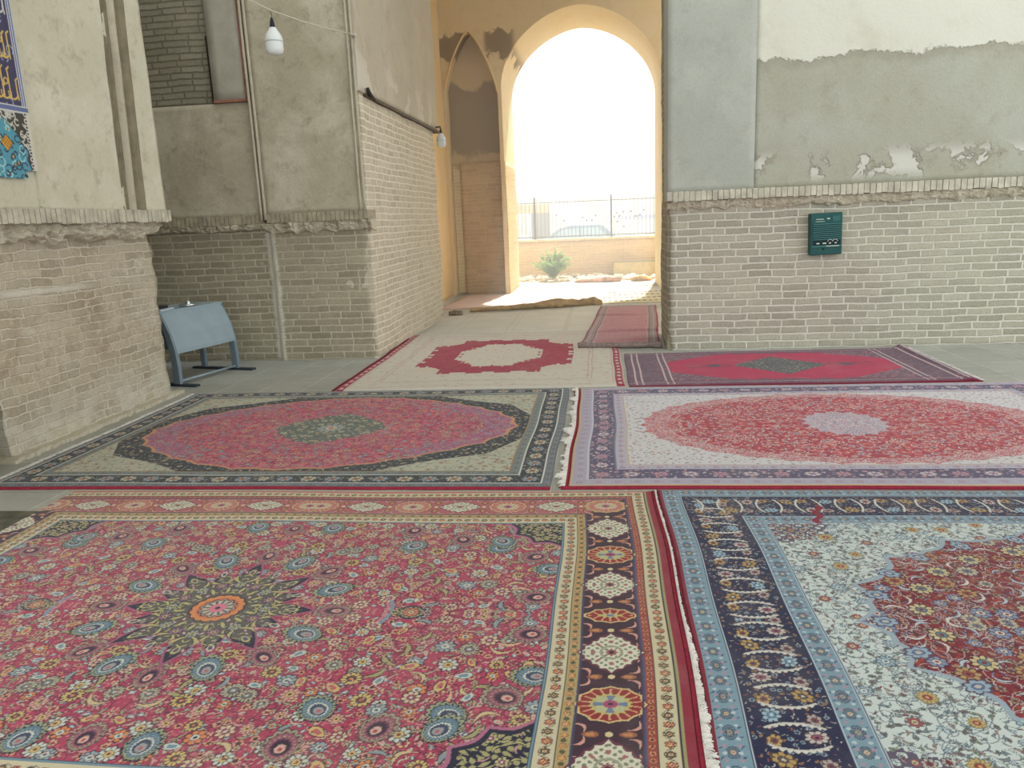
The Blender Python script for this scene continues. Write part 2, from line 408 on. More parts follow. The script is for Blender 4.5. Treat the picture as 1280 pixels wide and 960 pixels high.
sheet('lower_plaster', 'y', 8.43, -6.3, -3.74, 1.65, 2.86, M['plaster_back'], bw, step=.05, amp=.012, facing=-1, depth=.4)
sheet('exposed_brick', 'y', 8.46, -6.3, -4.19, 2.84, 7.0, M['brick_back_high'], bw, step=.06, amp=.02, facing=-1, depth=.4, fine=.008)
sheet('smooth_panel', 'y', 8.405, -4.165, -3.79, 2.885, 7.0, M['plaster_slab'], bw, step=.1, amp=.003, facing=-1, depth=.4, fine=.001)
bm = bmesh.new(); box(bm, -4.165, -3.79, 8.392, 8.46, 2.862, 2.89, .004); box(bm, -3.80, -3.785, 8.392, 8.46, 2.862, 7.0, .003)
bm_obj('reddish_edge', bm, plain('red_edge', (150,104,88), .9, 0, 0, .15), bw, label='reddish strip along the panel')
sheet('upper_plaster', 'y', 8.39, -3.70, -2.59, 1.66, 7.0, M['plaster_back'], bw, step=.05, amp=.012, facing=-1, depth=.4)
def bead(name, pts, r, mat, parent, n=8):
    bm = bmesh.new(); tube(bm, pts, r, n); return bm_obj(name, bm, mat, parent, True)
for xx in (-3.758, -3.712):
    bead('edge_bead', [(xx+.004*fbm(z, xx, 0), 8.385, z) for z in np.linspace(1.60, 7, 50)], .017, M['moulding'], bw)
for xx, yy in ((-2.612, 8.375), (-2.566, 8.385)):
    bead('edge_bead', [(xx+.003*fbm(z, xx, 0), yy, z) for z in np.linspace(1.665, 7, 50)], .014, M['moulding'], bw)
bm = bmesh.new(); tube(bm, [(-4.18+.006*fbm(z*3, 0, 0), 8.415, z) for z in np.linspace(2.88, 3.55, 14)], .009, 6)
bm_obj('crack', bm, plain('crack', (40,36,30), .9), bw, label='dark open crack beside the smooth panel')
sheet('wall_far_left', 'x', -6.25, 4.4, 8.5, 0, 7.0, M['plaster_back'], step=.3, facing=1, kind='structure')

# --- pier side face running to the passage
pr = sheet('wall_passage_left', 'x', -2.565, 8.46, 12.25, -.02, 2.90, M['brick_pier'], step=.05, amp=.022, depth=.4, fine=.008, rag=rag_edges(.0, .05), kind='structure')
sheet('upper_plaster', 'x', -2.535, 8.40, 12.45, 2.90, 7.0, M['plaster_pier'], pr, step=.06, amp=.015, depth=.4)
bm = bmesh.new(); box(bm, -2.62, -2.515, 8.62, 12.5, 2.868, 2.902, .005)
bm_obj('edge_angle', bm, plain('rust_iron', (92,82,68), .7, .2, .002, .2), pr, label='dark metal strip under the plaster')
bm = bmesh.new(); tube(bm, [(-2.50, 8.60, 2.95), (-2.495, 8.64, 2.90), (-2.50, 8.74, 2.89), (-2.49, 8.83, 2.86)], [.02, .026, .02, .012], 8)
bm_obj('cable_knot', bm, plain('black_tape', (52,48,42), .7), pr, smooth=True)
# return of that pier and the side wall beyond it
sheet('wall_passage_side', 'x', -3.07, 12.2, 15.75, -.02, 7.0, M['tan_plaster'], step=.1, amp=.02, depth=.3, kind='structure')
sheet('wall_pier_return', 'y', 12.3, -3.1, -2.60, 0, 7.0, M['brick_tan'], step=.1, facing=1, depth=.4, kind='structure')

# --- right wall
rw = sheet('wall_right', 'y', 8.555, .735, 7.2, -.02, 1.60, M['brick_right'], step=.05, amp=.016, facing=-1, depth=.6, fine=.006, rag=rag_edges(.03, 0), kind='structure')
ledge('stone_ledge', 'y', .70, 7.2, 8.555, .070, 1.51, ZS0+.005, M['stone'], rw, -1, 29, .04)
soldier('brick_course', 'y', .685, 7.2, 8.44, .35, ZS0+.005, ZS1+.005, M['soldier_grey'], rw, -1, .058)
sheet('plaster_pilaster', 'y', 8.475, .695, 1.575, ZS1, 7.6, M['plaster_pilaster'], rw, step=.06, amp=.006, facing=-1, depth=.5, fine=.002)
sheet('upper_plaster', 'y', 8.50, 1.57, 7.2, ZS1, 7.6, M['plaster_right'], rw, step=.06, amp=.012, facing=-1, depth=.5, fine=.003)
sheet('side_brick', 'x', .71, 8.6, 9.55, -.02, 7.6, M['brick_right_side'], rw, step=.06, amp=.02, facing=-1, depth=.5, fine=.008)
sheet('wall_passage_right', 'x', 6.0, 9.0, 16.6, 0, 1.2, M['tan_plaster'], step=.15, amp=.02, facing=-1, depth=.3, kind='structure')
bm = bmesh.new(); box(bm, .75, 7.2, 9.10, 9.56, 0, 7.6); bm_obj('back_of_pier', bm, M['tan_plaster'], rw)

# --- end wall with blind niche and doorway arch
def pointed(xa, xb, zs, rise, p=1.35, q=.74):
    c, h = (xa+xb)/2, (xb-xa)/2
    def f(x):
        t = min(1, abs((x-c)/h)); return zs+rise*max(0, 1-t**p)**q
    return f
def arch_skin(name, y, x0, x1, z1, openings, mat, parent=None, **k):
    """openings: (xa, xb, fn, depth, back) ; wall face looks to -Y"""
    V = []; F = []
    def quad(*p):
        b = len(V); V.extend(p); F.append((b, b+1, b+2, b+3))
    xs = [x0]
    for xa, xb, fn, dp in openings:
        n = 56; c, h = (xa+xb)/2, (xb-xa)/2
        xs += [c-h*math.cos(PI*i/n) for i in range(n+1)]
    xs.append(x1)
    tops = []
    for a, b in zip(xs, xs[1:]):
        op = next((o for o in openings if a >= o[0]-1e-6 and b <= o[1]+1e-6), None)
        if op:
            fa, fb = op[2](a), op[2](b); dp = op[3]
            quad((a, y, fa), (b, y, fb), (b, y, z1), (a, y, z1))
            quad((a, y+dp, fa), (b, y+dp, fb), (b, y, fb), (a, y, fa))
            if a < op[0]+1e-6: quad((a, y, 0), (a, y+dp, 0), (a, y+dp, fa), (a, y, fa))
            if b > op[1]-1e-6: quad((b, y+dp, 0), (b, y, 0), (b, y, fb), (b, y+dp, fb))
        else:
            quad((a, y, 0), (b, y, 0), (b, y, z1), (a, y, z1))
    return mesh_obj(name, V, F, mat, parent, **k)
nf = pointed(-3.05, -1.97, 3.85, 1.22)
df = pointed(-1.90, 1.17, 4.0, 1.40, 1.75, .52)
ew = arch_skin('wall_end', 15.72, -3.1, 7.0, 7.2, [(-3.02, -1.975, nf, .42), (-1.90, 1.17, df, 1.9)], M['plaster_end'], kind='structure')
sheet('niche_back', 'y', 16.1, -3.15, -1.945, 2.6, 5.3, M['plaster_niche'], ew, step=.08, amp=.02, facing=-1, depth=.25)
sheet('niche_brick', 'y', 15.93, -2.84, -1.985, -.02, 2.66, M['brick_tan'], ew, step=.06, amp=.02, facing=-1, depth=.3, fine=.008, rag=rag_edges(0, .03))
sheet('jamb_brick', 'x', -1.885, 15.73, 17.6, -.02, 2.63, M['brick_tan_y'], ew, step=.08, amp=.012, depth=.06, fine=.006)
bm = bmesh.new(); box(bm, -6, -1.93, 16.4, 17.6, 0, 7.2); box(bm, 1.21, 7, 16.4, 17.6, 0, 7.2); box(bm, -7, 9, 16.4, 17.6, 7.2, 15); bm_obj('masonry_sun_block', bm, M['brick_garden'], ew)  # top block unseen, heightened to keep direct sun off the side yard
# raised rim following the niche arch
bm = bmesh.new(); c, h = -2.5, .52
tube(bm, [(c-h*math.cos(PI*i/40), 15.715, nf(c-h*math.cos(PI*i/40))) for i in range(41)], .022, 6)
bm_obj('arch_rim', bm, M['tan_plaster'], ew, True)

# --- roofs over bay and passage, unseen high walls, one raised to keep sun off the rugs
bm = bmesh.new(); box(bm, -6.6, 1.7, 8.2, 17.7, 7.0, 7.3); box(bm, -6.6, 7.5, -3.5, 5.6, 6.6, 6.9)
bm_obj('ceiling', bm, M['plaster_back'], kind='structure')
bm = bmesh.new(); box(bm, -16, 16, 8.62, 8.9, 7.0, 24); box(bm, -6.6, -6.3, 4.3, 17.6, 5.5, 10.5); bm_obj('wall_sun_block', bm, M['plaster_back'], kind='structure')  # wide front wall is unseen, its height added to block the sun

# --- scattering volume added in the passage to imitate lens glare
k = NT('glare_scatter'); vs_ = k.n('ShaderNodeVolumeScatter'); vs_.inputs['Density'].default_value = .06; vs_.inputs['Anisotropy'].default_value = .55
vs_.inputs['Color'].default_value = (1, .98, .93, 1)
k.l(vs_.outputs[0], k.t.nodes['Material Output'].inputs['Volume']); k.t.nodes.remove(k.b)
bm = bmesh.new(); box(bm, -3.0, 1.55, 9.7, 21.8, .0, 6.9); tag(bm_obj('glare_haze', bm, k.m), kind='structure')

# --- floors
def slab(name, x0, x1, y0, y1, z, mat, **k):
    bm = bmesh.new(); box(bm, x0, x1, y0, y1, z-.1, z); return bm_obj(name, bm, mat, **k)
slab('floor', -6.6, 8, -3, 9.8, 0, M['floor'], kind='structure')
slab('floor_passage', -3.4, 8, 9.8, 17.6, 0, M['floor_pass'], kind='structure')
slab('floor_dark_strip', -6.6, -2.9, 3.12, 3.745, .004, plain('dark_band', (92,90,78), .85, 0, .003, .18, 12), kind='structure')  # flat band, darker than the floor around it
slab('ground_outside', -8, 8, 17.6, 20.0, -.005, M['ground_out'], kind='structure')
slab('street', -40, 40, 20.25, 42, -.25, plain('asphalt_pale', (176,172,160), .95, 0, .004, .08, 2), kind='structure')

# ------------------------------------------------------------------ rug weaving: knots drawn one by one into a grid
class Weave:
    """one quadrant of a rug, knots coloured on a regular grid; mirrored both ways at the end"""
    def __init__(s, a, b, res, col, seed=1):
        s.a, s.b, s.res = a, b, res
        s.nx, s.ny = int(round(a/res))+1, int(round(b/res))+1
        s.x = np.arange(s.nx)*res; s.y = np.arange(s.ny)*res
        s.X, s.Y = np.meshgrid(s.x, s.y); s.D = np.minimum(a-s.X, b-s.Y)
        s.img = np.empty((s.ny, s.nx, 3)); s.img[:] = col; s.r = random.Random(seed)
    def band(s, d0, d1, col, side=None):
        m = (s.D >= d0) & (s.D < d1)
        if side == 'y': m &= (s.b-s.Y) <= (s.a-s.X)
        if side == 'x': m &= (s.b-s.Y) > (s.a-s.X)
        s.img[m] = col
    def win(s, cx, cy, R):
        i0 = max(0, int((cx-R)/s.res)); i1 = min(s.nx, int((cx+R)/s.res)+2)
        j0 = max(0, int((cy-R)/s.res)); j1 = min(s.ny, int((cy+R)/s.res)+2)
        return (slice(j0, j1), slice(i0, i1)) if i1 > i0 and j1 > j0 else None
    def stamp(s, cx, cy, R, rot, layers, sx=1.0, sy=1.0, clip=None):
        W = s.win(cx, cy, R*max(sx, sy)*1.1)
        if W is None: return
        dx = s.X[W]-cx; dy = s.Y[W]-cy; c, q = math.cos(rot), math.sin(rot)
        u = (dx*c+dy*q)/(R*sx); v = (-dx*q+dy*c)/(R*sy)
        r = np.hypot(u, v); t = np.arctan2(v, u); sub = s.img[W]
        cl = clip[W] if clip is not None else None
        for fn, col in layers:
            m = fn(u, v, r, t)
            if cl is not None: m = m & cl
            sub[m] = col
    def curve(s, pts, wd, col, clip=None):
        pts = np.asarray(pts, float); out = []
        for p, q in zip(pts, pts[1:]):
            n = max(2, int(np.hypot(*(q-p))/(s.res*.6)))
            out.append(p+(q-p)*np.linspace(0, 1, n)[:, None])
        P = np.concatenate(out); k = max(0, int(math.ceil(wd/s.res/2)))
        for dj in range(-k, k+1):
            for di in range(-k, k+1):
                if math.hypot(di, dj)*s.res > wd/2+1e-9: continue
                i = np.round(P[:, 0]/s.res).astype(int)+di; j = np.round(P[:, 1]/s.res).astype(int)+dj
                ok = (i >= 0) & (i < s.nx) & (j >= 0) & (j < s.ny); i, j = i[ok], j[ok]
                if clip is not None: g = clip[j, i]; i, j = i[g], j[g]
                s.img[j, i] = col
    def along(s, d, spacing, fn, start=0.0, sides='xy'):
        """call fn(cx, cy, rot, k) every `spacing` down the middle line of a border at distance d"""
        if 'x' in sides:
            n = int(round((s.b-d-start)/spacing))
            for k in range(0, n+1): fn(s.a-d, s.b-d-k*spacing, PI/2, k)
        if 'y' in sides:
            n = int(round((s.a-d-start)/spacing))
            for k in range(0, n+1): fn(s.a-d-k*spacing, s.b-d, 0, k)
    def full(s):
        q = np.concatenate([s.img[:, :0:-1], s.img], 1); return np.concatenate([q[:0:-1], q], 0)

lob = lambda n, d, ph=0: (lambda u, v, r, t, k=1.0: r < k*(1-d+d*np.abs(np.cos(n*t/2+ph))))
def L(fn, k): return lambda u, v, r, t: fn(u, v, r, t, k)
disc = lambda k: (lambda u, v, r, t: r < k)
ring = lambda a, b: (lambda u, v, r, t: (r > a) & (r < b))
def rosette(n, c_out, c_pet, c_mid, c_eye):
    f = lob(n, .32); 
    return [(L(f, 1.0), c_out), (L(f, .86), c_pet), (lambda u, v, r, t: (np.abs(np.sin(n*t/2)) > .965) & (r > .35) & (r < .8), c_out), (disc(.42), c_out), (disc(.36), c_mid), (disc(.16), c_eye)]
def palm(c_out, c_fr, c_ring, c_wh, c_dk, c_in, c_eye, n=18):
    def env(k, off=0.0, fr=0.0):
        return lambda u, v, r, t: np.hypot((u-off)*(1+.12*np.sign(u-off)), v*(1+.30*np.clip(u-off, 0, 1))) < k*(1-fr+fr*np.abs(np.cos(n*np.arctan2(v, u-off)/2)))
    return [(env(1.0, 0, .16), c_out), (env(.93, 0, .16), c_fr), (lambda u, v, r, t: (np.cos(n*t) > .35) & (r > .74) & (r < .88), c_out), (env(.74, .02), c_out), (env(.71, .02), c_ring),
            (lambda u, v, r, t: (np.cos(n*t*1.3) > .5) & (r > .56) & (r < .66), c_fr), (env(.50, .06, .12), c_wh), (env(.42, .07, .15), c_dk), (env(.27, .12, .25), c_in), (env(.11, .14), c_eye)]
def leaf(c_out, c_in, bend=.5, wd=.26):
    def g(k):
        return lambda u, v, r, t: (np.abs(v-bend*(u*u-.3)) < wd*k*np.clip(1-u*u, 0, 1)) & (np.abs(u) < .97)
    return [(g(1.0), c_out), (g(.62), c_in)]
def bud(c_out, c_a, c_b):
    f = lambda k: (lambda u, v, r, t: (np.abs(v) < .55*k*np.cos(np.clip(u, -1, 1)*PI/2)*(1+.35*u)) & (np.abs(u) < k))
    return [(f(1), c_out), (f(.8), c_a), (f(.42), c_b)]
def A(*c): return np.array(c, float)

def scatter(W, mask, sp, kinds, seed=3, jit=.28, rr=(.7, 1.15)):
    """flowers on a jittered staggered lattice, inside mask"""
    R = random.Random(seed); j = 0; y = 0.0
    while y < W.b:
        x = (sp/2 if j % 2 else 0)
        while x < W.a:
            cx = x+R.uniform(-jit, jit)*sp; cy = y+R.uniform(-jit, jit)*sp
            i_, j_ = int(cx/W.res), int(cy/W.res)
            if 0 <= i_ < W.nx and 0 <= j_ < W.ny and mask[j_, i_]:
                size, lay = kinds[R.randrange(len(kinds))]
                W.stamp(cx, cy, size*R.uniform(*rr), R.uniform(0, 2*PI), lay, clip=mask)
            x += sp
        y += sp*.86; j += 1
def vines(W, mask, n, col, wd, rad, seed=5):
    R = random.Random(seed)
    for _ in range(n):
        x, y, a = R.uniform(0, W.a), R.uniform(0, W.b), R.uniform(0, 2*PI)
        r0 = rad*R.uniform(.6, 1.3); sg = R.choice((-1, 1))
        th = np.linspace(0, 1.5*PI, 26); rr = r0*(1-.55*th/th[-1])
        W.curve(np.c_[x+rr*np.cos(a+sg*th), y+rr*np.sin(a+sg*th)], wd, col, mask)
def specks(W, mask, n, cols, seed=9, k=1):
    R = np.random.default_rng(seed); i = R.integers(0, W.nx-k, n); j = R.integers(0, W.ny-k, n); c = R.integers(0, len(cols), n)
    cols = np.array(cols)
    for dj in range(k):
        for di in range(k):
            jj, ii = j+dj, i+di; ok = mask[jj, ii]; W.img[jj[ok], ii[ok]] = cols[c[ok]]

rug_materials = {}
def rug_mat(name, sheen=.15):
    k = NT(name); a = k.n('ShaderNodeAttribute', attribute_name='knots'); co = k.coord()
    f, _ = k.noise(co, 3.0, 4, .6); g, _ = k.noise(co, 220, 2, .6)
    col = k.mix(.22, a.outputs['Color'], k.ramp(g, [(.3, (.3,.3,.3,1)), (.7, (.72,.72,.72,1))]), 'OVERLAY')
    col = k.mix(k.math('MULTIPLY', k.smooth(f, .45, .75), .12), col, lin((170, 160, 150)))
    k.b.inputs['Sheen Weight'].default_value = sheen; k.b.inputs['Sheen Roughness'].default_value = .45
    k.b.inputs['Sheen Tint'].default_value = (1, .97, .95, 1); k.b.inputs['Specular IOR Level'].default_value = .1
    return k.out(col, k.bump(g, .003, .8), 1.0)
def rug(name, label, cx, cy, img, res, mat, crop=None, rz=0, th=.009, shape=None, sel=None, post=None, warp=.009, z0=0.0, **k):
    """a rug: base Empty-free mesh 'pile' grid with turned-down edges and an underside"""
    ny, nx = img.shape[:2]; xs = (np.arange(nx)-(nx-1)/2)*res; ys = (np.arange(ny)-(ny-1)/2)*res
    if crop is not None:
        ix = (xs >= crop[0]) & (xs <= crop[1]); iy = (ys >= crop[2]) & (ys <= crop[3])
        xs, ys, img = xs[ix], ys[iy], img[iy][:, ix]
    nx, ny = len(xs), len(ys); X, Y = np.meshgrid(xs, ys)
    if post is not None: post(img, X, Y)
    ex = np.minimum(np.minimum(X-xs[0], xs[-1]-X), np.minimum(Y-ys[0], ys[-1]-Y))
    Z = z0+th*np.clip(ex/(res*1.5), 0, 1)**.5
    Z += .0022*(1+np.sin(X*3.1+cy+1.7*np.sin(Y*1.3+cx)))*np.clip(ex/.05, 0, 1)+.0016*(1+np.sin(Y*5.3+2.1*np.sin(X*1.9+cx)))*np.clip(ex/.05, 0, 1)
    if shape is not None: Z = Z+shape(X, Y)
    Xw = X+warp*(np.sin((Y+cy)*2.3+1)+.45*np.sin((Y+cy)*6.1)); Yw = Y+warp*.6*(np.sin((X+cx)*1.9)+.4*np.sin((X+cx)*5.7))
    n = nx*ny
    V = np.empty((n+4, 3), np.float32); V[:n, 0] = Xw.ravel(); V[:n, 1] = Yw.ravel(); V[:n, 2] = Z.ravel()
    for q, (i, j) in enumerate(((0, 0), (nx-1, 0), (nx-1, ny-1), (0, ny-1))):
        V[n+q] = (Xw[j, i], Yw[j, i], z0)
    ii, jj = np.meshgrid(np.arange(nx-1), np.arange(ny-1)); a = (jj*nx+ii).ravel()
    Q = np.c_[a, a+1, a+1+nx, a+nx].astype(np.int32)
    me = bpy.data.meshes.new('pile'); me.vertices.add(n); me.vertices.foreach_set('co', V[:n].ravel())
    me.loops.add(Q.size); me.loops.foreach_set('vertex_index', Q.ravel())
    me.polygons.add(len(Q)); me.polygons.foreach_set('loop_start', np.arange(0, Q.size, 4, dtype=np.int32))
    me.polygons.foreach_set('loop_total', np.full(len(Q), 4, np.int32)) if bpy.app.version < (4, 0, 0) else None
    me.update(calc_edges=True); me.polygons.foreach_set('use_smooth', np.ones(len(Q), bool))
    at = me.color_attributes.new('knots', 'FLOAT_COLOR', 'POINT')
    cl = np.ones((n, 4), np.float32); cl[:, :3] = s2l(np.clip(img, 0, 255)).reshape(-1, 3); at.data.foreach_set('color', cl.ravel())
    me.materials.append(mat)
    root = empty(name, (cx, cy, 0), rz, label=label, cat='rug', **k)
    o = bpy.data.objects.new('pile', me); C.objects.link(o); o.parent = root
    warp_at = lambda x, y: (x+warp*(math.sin((y+cy)*2.3+1)+.45*math.sin((y+cy)*6.1)), y+warp*.6*(math.sin((x+cx)*1.9)+.4*math.sin((x+cx)*5.7)))
    root_info = dict(root=root, warp=warp_at, b=(xs[0], xs[-1], ys[0], ys[-1]), z0=z0, th=th)
    return root_info
def edge_strip(info, side, w0, w1, mat, label=None, name='selvedge', t0=None, t1=None, zz=.010, jit=.004, z0=None):
    """woven edge band lying between offsets w0..w1 outside the pile"""
    x0, x1, y0, y1 = info['b']; V = []; F = []; wp = info['warp']
    a, b = (y0, y1) if side in 'lr' else (x0, x1)
    a = t0 if t0 is not None else a; b = t1 if t1 is not None else b
    n = int((b-a)/.03)+2; m = 5; base = info['z0'] if z0 is None else z0
    for i in range(n):
        t = a+(b-a)*i/(n-1); jj = jit*fbm(t*3, w0*9, 2)
        for q in range(m):
            w = w0+(w1+jj-w0)*q/(m-1); z = base+(0 if q in (0, m-1) else zz)
            p = {'l': (x0-w, t), 'r': (x1+w, t), 'b': (t, y0-w), 't': (t, y1+w)}[side]
            p = wp(*p); V.append((p[0], p[1], z))
    for i in range(n-1):
        for q in range(m):
            q2 = (q+1) % m; F.append((i*m+q, (i+1)*m+q, (i+1)*m+q2, i*m+q2))
    F.append(tuple(range(m))); F.append(tuple(range((n-1)*m, n*m)))
    bm = bmesh.new(); vs = [bm.verts.new(v) for v in V]
    for f in F: bm.faces.new([vs[i] for i in f])
    return bm_obj(name, bm, mat, info['root'], True, label=label)
def fringe(info, side, w0, ln, mat, dens=260, label='off-white fringe', z0=.004, var=.5, wide=None):
    """loose knotted threads"""
    x0, x1, y0, y1 = info['b']; wp = info['warp']; a, b = (y0, y1) if side in 'lr' else (x0, x1)
    V = []; F = []; R = random.Random(4)
    for i in range(int((b-a)*dens)):
        t = a+(b-a)*R.random(); l = ln*(1-var*R.random())*((wide(t)) if wide else 1); dr = R.gauss(0, .35)*l; hw = .0016
        base = len(V); h = R.uniform(.002, .009)
        for s_ in range(4):
            f_ = s_/3; w = w0+l*f_; tt = t+dr*f_*f_+.003*math.sin(i+f_*5); z = z0+h*math.sin(f_*PI*.9)
            for e in (-hw, hw):
                p = {'l': (x0-w, tt+e), 'r': (x1+w, tt+e), 'b': (tt+e, y0-w), 't': (tt+e, y1+w)}[side]
                p = wp(*p); V.append((p[0], p[1], z)); V.append((p[0], p[1], z-.0025))
        for s_ in range(3):
            q = base+s_*4
            F += [(q, q+2, q+6, q+4), (q+1, q+5, q+7, q+3), (q, q+4, q+5, q+1), (q+2, q+3, q+7, q+6)]
    return mesh_obj('fringe', V, F, mat, info['root'], label=label)

M['red_edge'] = plain('crimson_wool', (140,44,62), .95, 0, .002, .12, 40)
M['wine_edge'] = plain('wine_wool', (112,36,52), .95, 0, .002, .14, 40)
M['fringe'] = plain('cotton_fringe', (222,219,214), .95, 0, .001, .08, 30)

NAVY = A(44,44,62); INK = A(58,50,64); WHITE = A(196,198,188); CREAM = A(196,187,158)

# ---- rose medallion rug, front left
def weave_rose():
    W = Weave(1.83, 1.38, .0032, A(166,72,88), 1)
    rose = A(166,66,92); fld = W.D > .48
    # mottled dye
    W.img[fld] = rose
    inner = fld
    gold, blue, pale, pink, mauve, olive, orange = A(196,172,112), A(112,140,156), A(188,194,186), A(206,140,140), A(168,104,132), A(158,152,108), A(204,130,84)
    specks(W, fld, 9000, [A(182,84,104), A(150,54,80), A(186,100,116)], 2, 3)
    vines(W, fld, 700, A(96,52,70), .0034, .06, 5)
    D1 = A(74,52,64)
    kinds = [(.040, rosette(9, D1, pale, gold, A(120,70,70))), (.040, rosette(11, D1, gold, A(96,70,76), orange)), (.036, rosette(8, D1, A(204,180,152), A(150,84,100), pale)),
             (.036, rosette(9, A(110,60,76), A(196,150,140), gold, D1)), (.044, rosette(13, D1, A(164,162,140), A(110,110,116), pale)), (.040, rosette(9, D1, A(140,156,164), pale, A(90,100,120))),
             (.052, leaf(D1, olive, .5, .30)), (.050, leaf(A(110,54,70), A(206,164,134), -.5, .28)), (.046, leaf(D1, A(130,146,150), .4, .32)),
             (.040, bud(D1, gold, A(180,100,104))), (.040, bud(D1, pale, blue)), (.036, rosette(7, D1, orange, pale, D1)), (.056, leaf(A(104,60,70), A(196,176,136), .8, .24))]
    mini = [(.022, rosette(6, A(112,54,70), A(200,170,134), rose, D1)), (.024, leaf(D1, A(196,140,140), .4, .34)), (.022, bud(D1, A(180,176,160), pink)), (.021, rosette(6, D1, A(160,166,150), orange, D1)),
            (.022, leaf(D1, A(150,150,120), -.5, .34)), (.020, rosette(5, A(130,58,76), A(206,150,120), D1, D1)), (.024, leaf(A(110,56,70), A(192,170,150), .7, .28)), (.02, bud(D1, A(120,134,150), pale))]
    scatter(W, fld, .046, mini, 21, .45, (.6, 1.05)); scatter(W, fld, .058, mini, 22, .45, (.6, 1.0))
    scatter(W, fld, .092, kinds, 23, .36, (.70, 1.1)); specks(W, fld, 5000, [A(196,150,140), A(90,52,70), A(160,150,140)], 12, 2)
    blue_p = palm(INK, A(150,158,128), A(92,120,142), WHITE, A(62,72,96), A(150,150,150), A(170,100,110))
    dark_p = palm(A(96,72,84), A(156,146,124), A(146,88,104), A(84,56,76), A(60,46,64), A(204,164,152), A(170,84,92), 14)
    # ring of palmettes round the medallion
    for k in range(5):
        a = PI/8+k*PI/4
        W.stamp(.47*math.cos(a), .46*math.sin(a), .082, a, blue_p, 1.12, .80)
    for k in range(3):
        a = k*PI/4
        W.stamp(.49*math.cos(a), .48*math.sin(a), .074, a, dark_p, 1.15, .72)
    # larger palmettes further out
    for x, y, a, p in ((1.08, .62, .6, blue_p), (1.24, .52, .4, dark_p), (1.32, .40, .1, blue_p), (1.07, .69, 2.2, blue_p), (.62, .80, 1.4, dark_p), (.20, .82, 1.5, blue_p), (.88, .70, 1.9, dark_p), (1.28, .14, 0, dark_p), (.66, .62, .9, blue_p)):
        W.stamp(x, y, .075, a, p, 1.05, .88)
    # pendant lozenge each side of the medallion
    loz = lambda k, cx_=0: (lambda u, v, r, t: (np.abs(u-cx_)**1.2+np.abs(v*1.5)**1.2 < k*(1-.12*np.abs(np.sin(7*t)))))
    W.stamp(.80, 0, .13, 0, [(loz(.62), NAVY), (loz(.50), A(150,144,112)), (lambda u, v, r, t: (np.abs(u)**1.2+np.abs(v*1.5)**1.2 < .48) & (np.sin(u*30+4*v)*np.sin(v*26) > .1), A(84,72,84)), (lambda u, v, r, t: (np.abs(u+.62+.35*v*v) < .06) & (np.abs(v) < .7), A(120,144,166)), (lambda u, v, r, t: (np.abs(u+.76+.4*v*v) < .035) & (np.abs(v) < .8), A(190,124,140))])
    W.stamp(.80, 0, .036, 0, rosette(8, NAVY, A(196,124,96), A(190,180,150), A(170,80,90))); W.stamp(.735, 0, .022, 0, rosette(6, NAVY, A(180,170,120), NAVY, A(150,160,170))); W.stamp(.865, 0, .022, 0, rosette(6, NAVY, A(180,150,140), NAVY, A(150,160,170)))
    W.stamp(0, .80, .07, PI/2, dark_p, 1.0, .8)
    # medallion: mauve halo, ink outline, olive tracery, orange boss
    tri = lambda t: np.abs(((8*t/PI+1) % 2)-1)
    longp = lambda t: (np.cos(8*t) > -2)*1.0*(1-.10*(np.cos(8*t+PI) > 0))
    star = lambda k: (lambda u, v, r, t: r < k*(.66+.34*np.abs(((16*t/(2*PI)) % 1)-.5)*2)*np.where((np.floor(16*t/(2*PI)+.5) % 2) == 0, 1.0, .88))
    R = .40
    W.stamp(0, 0, R*1.06, 0, [(star(1.0), A(156,88,116))])
    W.stamp(0, 0, R*1.0, 0, [(star(1.0), NAVY), (star(.90), A(92,88,84))])
    md = np.hypot(W.X, W.Y) < R*.95
    dark_or = (np.abs(W.img-NAVY).sum(2) < 1) | (np.abs(W.img-A(92,88,84)).sum(2) < 1)
    ol, mv, cr_ = A(178,170,118), A(150,104,132), A(196,186,156)
    vines(W, dark_or & (np.hypot(W.X, W.Y) < .36), 260, ol, .006, .05, 31)
    scatter(W, dark_or & (np.hypot(W.X, W.Y) < .34), .036, [(.018, leaf(NAVY, ol, .5, .36)), (.016, bud(NAVY, mv, cr_)), (.015, rosette(5, NAVY, A(140,142,140), ol, NAVY))], 32, .35)
    for q in range(9):
        a = q*PI/8
        for s1 in (-1, 1):
            W.stamp(.26*math.cos(a+s1*.13), .26*math.sin(a+s1*.13), .062, a+s1*.45, leaf(NAVY, ol, -.6*s1, .20), clip=dark_or)
        W.stamp(.315*math.cos(a), .315*math.sin(a), .034, a, bud(NAVY, cr_ if q % 2 else ol, A(90,84,110)), clip=dark_or)
        W.stamp(.20*math.cos(a), .20*math.sin(a), .030, a, rosette(7, NAVY, mv if q % 2 else A(150,156,150), ol, NAVY), clip=dark_or)
        a += PI/16
        W.stamp(.285*math.cos(a), .285*math.sin(a), .030, a, bud(NAVY, mv, A(196,150,150)), clip=dark_or)
        W.stamp(.155*math.cos(a), .155*math.sin(a), .026, a, leaf(NAVY, ol, 0, .5), clip=dark_or)
    W.stamp(0, 0, .115, 0, [(lob(16, .08), NAVY), (L(lob(16, .08), .94), A(206,134,84)), (disc(.72), A(190,110,84)), (L(lob(12, .2), .68), INK), (L(lob(12, .2), .62), A(190,176,150)), (lambda u, v, r, t: (r < .58) & (np.cos(12*t) > .3) & (r > .25), A(86,96,116)), (disc(.3), A(206,120,140)), (disc(.1), INK)])
    # corner pieces
    cx, cy = W.a-.48, W.b-.48
    q = np.hypot((W.X-cx)/.26, (W.Y-cy)/.26); th = np.arctan2(W.Y-cy, W.X-cx)
    sc = 1-.12*np.abs(np.sin(6*th))
    m = fld & (q < sc+.06); W.img[m] = mauve
